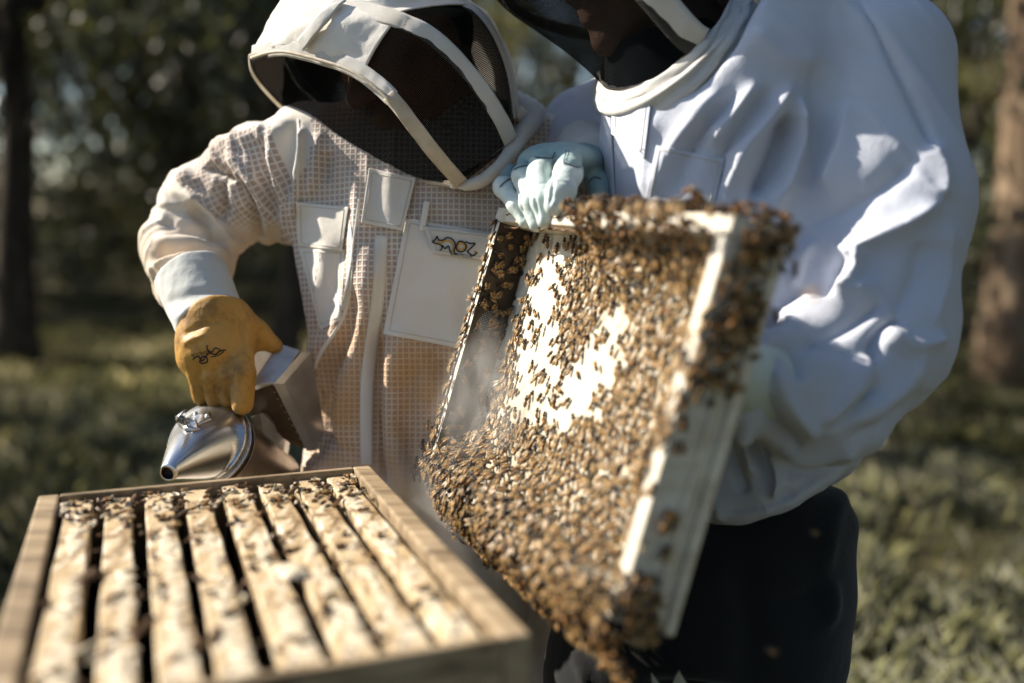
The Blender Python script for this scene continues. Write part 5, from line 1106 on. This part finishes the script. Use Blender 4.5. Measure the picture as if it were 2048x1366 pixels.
# single bees in focus along the left rim and down the shaded left wall
for q in range(34):
    z = -.012-.33*((q+br.uniform(.2, .8))/34)**.8; put_bee(L(br.uniform(.002, .016), -.0005, max(z, -.33)), LZ*br.normal()+LX*br.normal()*.7, -LY+br.normal(0, .15, 3), br.uniform(.9, 1.08), 'rim')
for q in range(80):
    z = -br.uniform(.02, .33); put_bee(L(LT+.0005, br.uniform(.004, .05), z), LZ*br.normal()+LY*br.normal(), LX+br.normal(0, .15, 3), br.uniform(.9, 1.05), 'wall')
for q in range(110):
    z = -.341+.11*br.rand()**2; put_bee(L(br.uniform(-.012, .012), br.uniform(-.010, .05), z-.012*br.rand()), LZ+br.normal(0, .7, 3), -LX+.8*br.normal(0, .5)*LY-LY*.6, br.uniform(.88, 1.05), 'corner')
for x, z in ((.045, -.075), (.06, -.05), (.052, -.16), (.085, -.15), (.075, -.19), (.055, -.24), (.10, -.21)): put_bee(L(x, FLOOR_Y-.0004, z), LZ*br.normal()+LX*br.normal(), -LY, 1., 'single_panel')
for x, y in ((.012, .01), (.035, .004), (.06, .012), (.15, .02), (.17, .008)): put_bee(L(x, y, .0008), LX*br.normal()+LY*br.normal(), LZ, 1., 'top')
# bees walking on the bars of the open hive
for i, (ac, zt, e) in enumerate(FRAMES):
    for q in range(9):
        b = .02+abs(br.normal(0, .09)) if q < 6 else br.uniform(.05, .46); put_bee(H(ac+br.uniform(-.012, .012), b, zt+.001), HA*br.normal()+HB*br.normal()*.7, HZ+br.normal(0, .12, 3), br.uniform(.85, 1.02), 'hive')
# bees on the wing
for px, py, d, a in ((1635, 592, .60, 0.), (1630, 1072, .85, 1.), (1540, 1308, .80, 2.), (1840, 690, 1.6, .6), (905, 1045, 1.12, 2.2)): put_bee(W(px, py, d), np.array([cos(a), sin(a), .2]), np.array([-.6, -.6, .5]) if px == 1635 else np.array([.1, 0, 1.]), 1.0, 'air')
allp = np.array([b[0] for b in BEES]); av = toV(allp); apx = pix(av); inside = (apx[:, 0] > 0) & (apx[:, 0] < 2048) & (apx[:, 1] > 0) & (apx[:, 1] < 1366)
zone = np.array([b[3] for b in BEES]); pr_ = np.select([np.isin(zone, ['air', 'rim', 'single_panel', 'single_right', 'top']), np.isin(zone, ['hive', 'panel'])], [-5., -.0], 0.)
facing = np.array([b[1][2] @ (CAMP-b[0])/np.linalg.norm(CAMP-b[0]) for b in BEES]); score = av[:, 1]+pr_-.25*np.clip(facing, 0, 1)+np.where(inside, 0, 9)+np.where(zone == 'wall', 1, 0)
chosen = set(np.argsort(score)[:300].tolist())
LAB = {'rim': 'honey bee in sharp focus crawling on the white left rim of the lid', 'panel': 'honey bee on the bright inner panel of the tilted lid', 'heap': 'honey bee in the thick heap along the edge of the lid', 'shade': 'dark shaded honey bee on the outer right wall of the lid', 'single_right': 'lone blurred dark bee on the bare outer right wall of the lid',
       'corner': 'honey bee hanging from the lower left corner of the lid', 'single_panel': 'lone honey bee on the bare bright strip inside the lid', 'top': 'honey bee on the white top wall of the lid beside the mint glove', 'hive': 'honey bee walking on the top bars of the open hive', 'wall': 'honey bee on the shaded left inner wall of the lid'}
AIRLAB = ['bright orange blurred bee flying in front of the white sleeve', 'dim brown bee flying in front of the upper dark trousers', 'dim brown bee flying near the bottom edge before the dark trousers', 'dark bee flying beside the right elbow', 'dark bee flying just under the lower left corner of the lid']
na = 0; SV = []; SWV = []
first = True
for i, (p, R, s, z) in enumerate(BEES):
    if i in chosen or z == 'air':
        o = bpy.data.objects.new('honey_bee', bme); COL.objects.link(o); mw = Matrix.Identity(4)
        for c in range(3):
            for r_ in range(3): mw[r_][c] = R[c][r_]*s
            mw[c][3] = p[c]
        o.matrix_world = mw
        if z == 'air': setp(o, AIRLAB[na], 'bee', 'bees flying around the lid'); na += 1
        else:
            lb = LAB[z]
            if z == 'shade': lb = ('dark bee in the cluster on the upper right corner of the lid', 'dark shaded bee in the cluster halfway down the right wall of the lid', 'dark bee in the cluster on the lowest corner of the lid')[0 if apx[i][1] < 540 else (1 if apx[i][1] < 1000 else 2)]
            if z == 'heap': lb = 'honey bee in the heap along the top edge of the lid' if apx[i][1] < 560 else ('honey bee in the heap hanging along the lower edge of the lid' if facing[i] < .9 and apx[i][0] < 1240 else 'honey bee in the heap beside the right rim of the lid')
            setp(o, lb, 'bee', 'bees on the '+('hive bars' if z == 'hive' else 'lid: '+z.replace('_', ' ')))
        for w in wme:
            c = bpy.data.objects.new('wing', w); COL.objects.link(c); c.parent = o
    else: SV.append((bv*s)@R+p); SWV.append((wv_*s)@R+p)
n = len(SV); V1 = np.concatenate(SV); nb = len(bv); F1_ = (np.array(bf)[None]+(np.arange(n)*nb)[:, None, None]).reshape(-1, 4)
sb = add('bee_cluster', V1, F1_, [M['bee'], M['bee_dark'], M['bee_fur']], at=L(LL/2, 0, -LS)); sb.data.polygons.foreach_set('material_index', np.tile(np.array(bmi, np.int32), n)); setp(sb, 'dense mass of honey bees covering the inside and lower edge of the lid', 'bees', kind='stuff')
V2 = np.concatenate(SWV); F2_ = (np.arange(n*2)*7)[:, None]+np.arange(7)[None]; wb_ = add('wings', V2, F2_, M['wing'], sb, sm=False); wb_['kind'] = 'stuff'
print('BEES', len(BEES), n)
# ------------------------------------------------------------------ smoke drifting from the nozzle past the lid
def m_smoke(dens, sc):
    t = NT('smoke'); t.t.nodes.remove(t.b); v = t.n('ShaderNodeVolumePrincipled'); v.inputs['Color'].default_value = (.93, .94, .95, 1); v.inputs['Anisotropy'].default_value = .3
    mp = t.n('ShaderNodeMapping'); t.l(t.coord(), mp.inputs[0]); mp.inputs['Scale'].default_value = (1.5, 1.5, .7)
    n = t.n('ShaderNodeTexNoise'); n.inputs['Scale'].default_value = sc; n.inputs['Detail'].default_value = 5; n.inputs['Distortion'].default_value = .7; t.l(mp.outputs[0], n.inputs['Vector'])
    r_ = t.n('ShaderNodeMapRange'); r_.inputs[1].default_value = .42; r_.inputs[2].default_value = .75; r_.inputs[3].default_value = 0; r_.inputs[4].default_value = dens; t.l(n.outputs['Fac'], r_.inputs[0])
    sb_ = t.n('ShaderNodeVectorMath'); sb_.operation = 'SUBTRACT'; t.l(t.coord('Generated'), sb_.inputs[0]); sb_.inputs[1].default_value = (.5, .5, .5); ln = t.n('ShaderNodeVectorMath'); ln.operation = 'LENGTH'; t.l(sb_.outputs[0], ln.inputs[0])
    fo = t.n('ShaderNodeMapRange'); fo.interpolation_type = 'SMOOTHSTEP'; fo.inputs[1].default_value = .48; fo.inputs[2].default_value = .08; t.l(ln.outputs['Value'], fo.inputs[0])
    t.l(t.math('MULTIPLY', r_.outputs[0], fo.outputs[0]), v.inputs['Density']); t.l(v.outputs[0], t.out.inputs['Volume']); return t.m
def puff(name, a, b, r, dens, sc, label):
    A, B = W(*a), W(*b); c = (A+B)/2; hl = np.linalg.norm(B-A)/2; n, m = 14, 20; th = np.linspace(0, pi, n)[1:-1]; ph = np.linspace(0, 2*pi, m, endpoint=False)
    v = [(0, 0, hl)]+[(r*sin(q)*cos(p), r*sin(q)*sin(p), hl*cos(q)) for q in th for p in ph]+[(0, 0, -hl)]; k = len(th); f = [(0, 1+i, 1+(i+1) % m) for i in range(m)]+[(1+i*m+j, 1+(i+1)*m+j, 1+(i+1)*m+(j+1) % m, 1+i*m+(j+1) % m) for i in range(k-1) for j in range(m)]+[(1+k*m, 1+(k-1)*m+(i+1) % m, 1+(k-1)*m+i) for i in range(m)]
    me = smooth(mesh_of(name, np.array(v), f)); me.materials.append(m_smoke(dens, sc)); o = link_me(name, me); o.location = c; o.rotation_euler = Vector(B-A).to_track_quat('Z', 'Y').to_euler(); setp(o, label, 'smoke', kind='stuff')
puff('smoke_wisp', (1010, 610, 1.165), (915, 1000, 1.12), .075, 16, 20, 'thin white smoke curling inside the left wall of the lid')
puff('smoke_haze', (830, 880, 1.22), (1030, 1200, 1.12), .09, 11, 13, 'pale smoke haze between the hive and the lower edge of the lid')
# two pale pointed leaf tips standing up at the bottom edge
for lab, q in (('left of two pale pointed leaf tips at the bottom edge', [(1302, 1345), (1322, 1372), (1335, 1460), (1312, 1460)]), ('right of two pale pointed leaf tips at the bottom edge', [(1358, 1341), (1376, 1372), (1380, 1460), (1340, 1460), (1346, 1366)])):
    c = np.array([V(x, y, 1.03) for x, y in q]); n = len(c); mid = c.mean(0)+np.array([0, -.003, 0]); v = np.concatenate([c, [mid], c+np.array([0, .0012, 0])]); f = [(i, (i+1) % n, n) for i in range(n)]+[tuple(n+1+i for i in range(n))[::-1]]+[(i, n+1+i, n+1+(i+1) % n, (i+1) % n) for i in range(n)]
    base = toW(c[-2:]).mean(0); st_v, st_f = tube(np.array([base, base+np.array([0, .01, -.3]), [base[0], base[1]+.02, 0]]), .004, 6); vw = np.concatenate([toW(v), st_v]); o = add('leaf_tip', vw, f+[tuple(i+len(v) for i in q_) for q_ in st_f], m_plain('pale_leaf', (.35, .34, .26, 1), .6), sm=False); fix_normals(o); setp(o, lab, 'leaf')
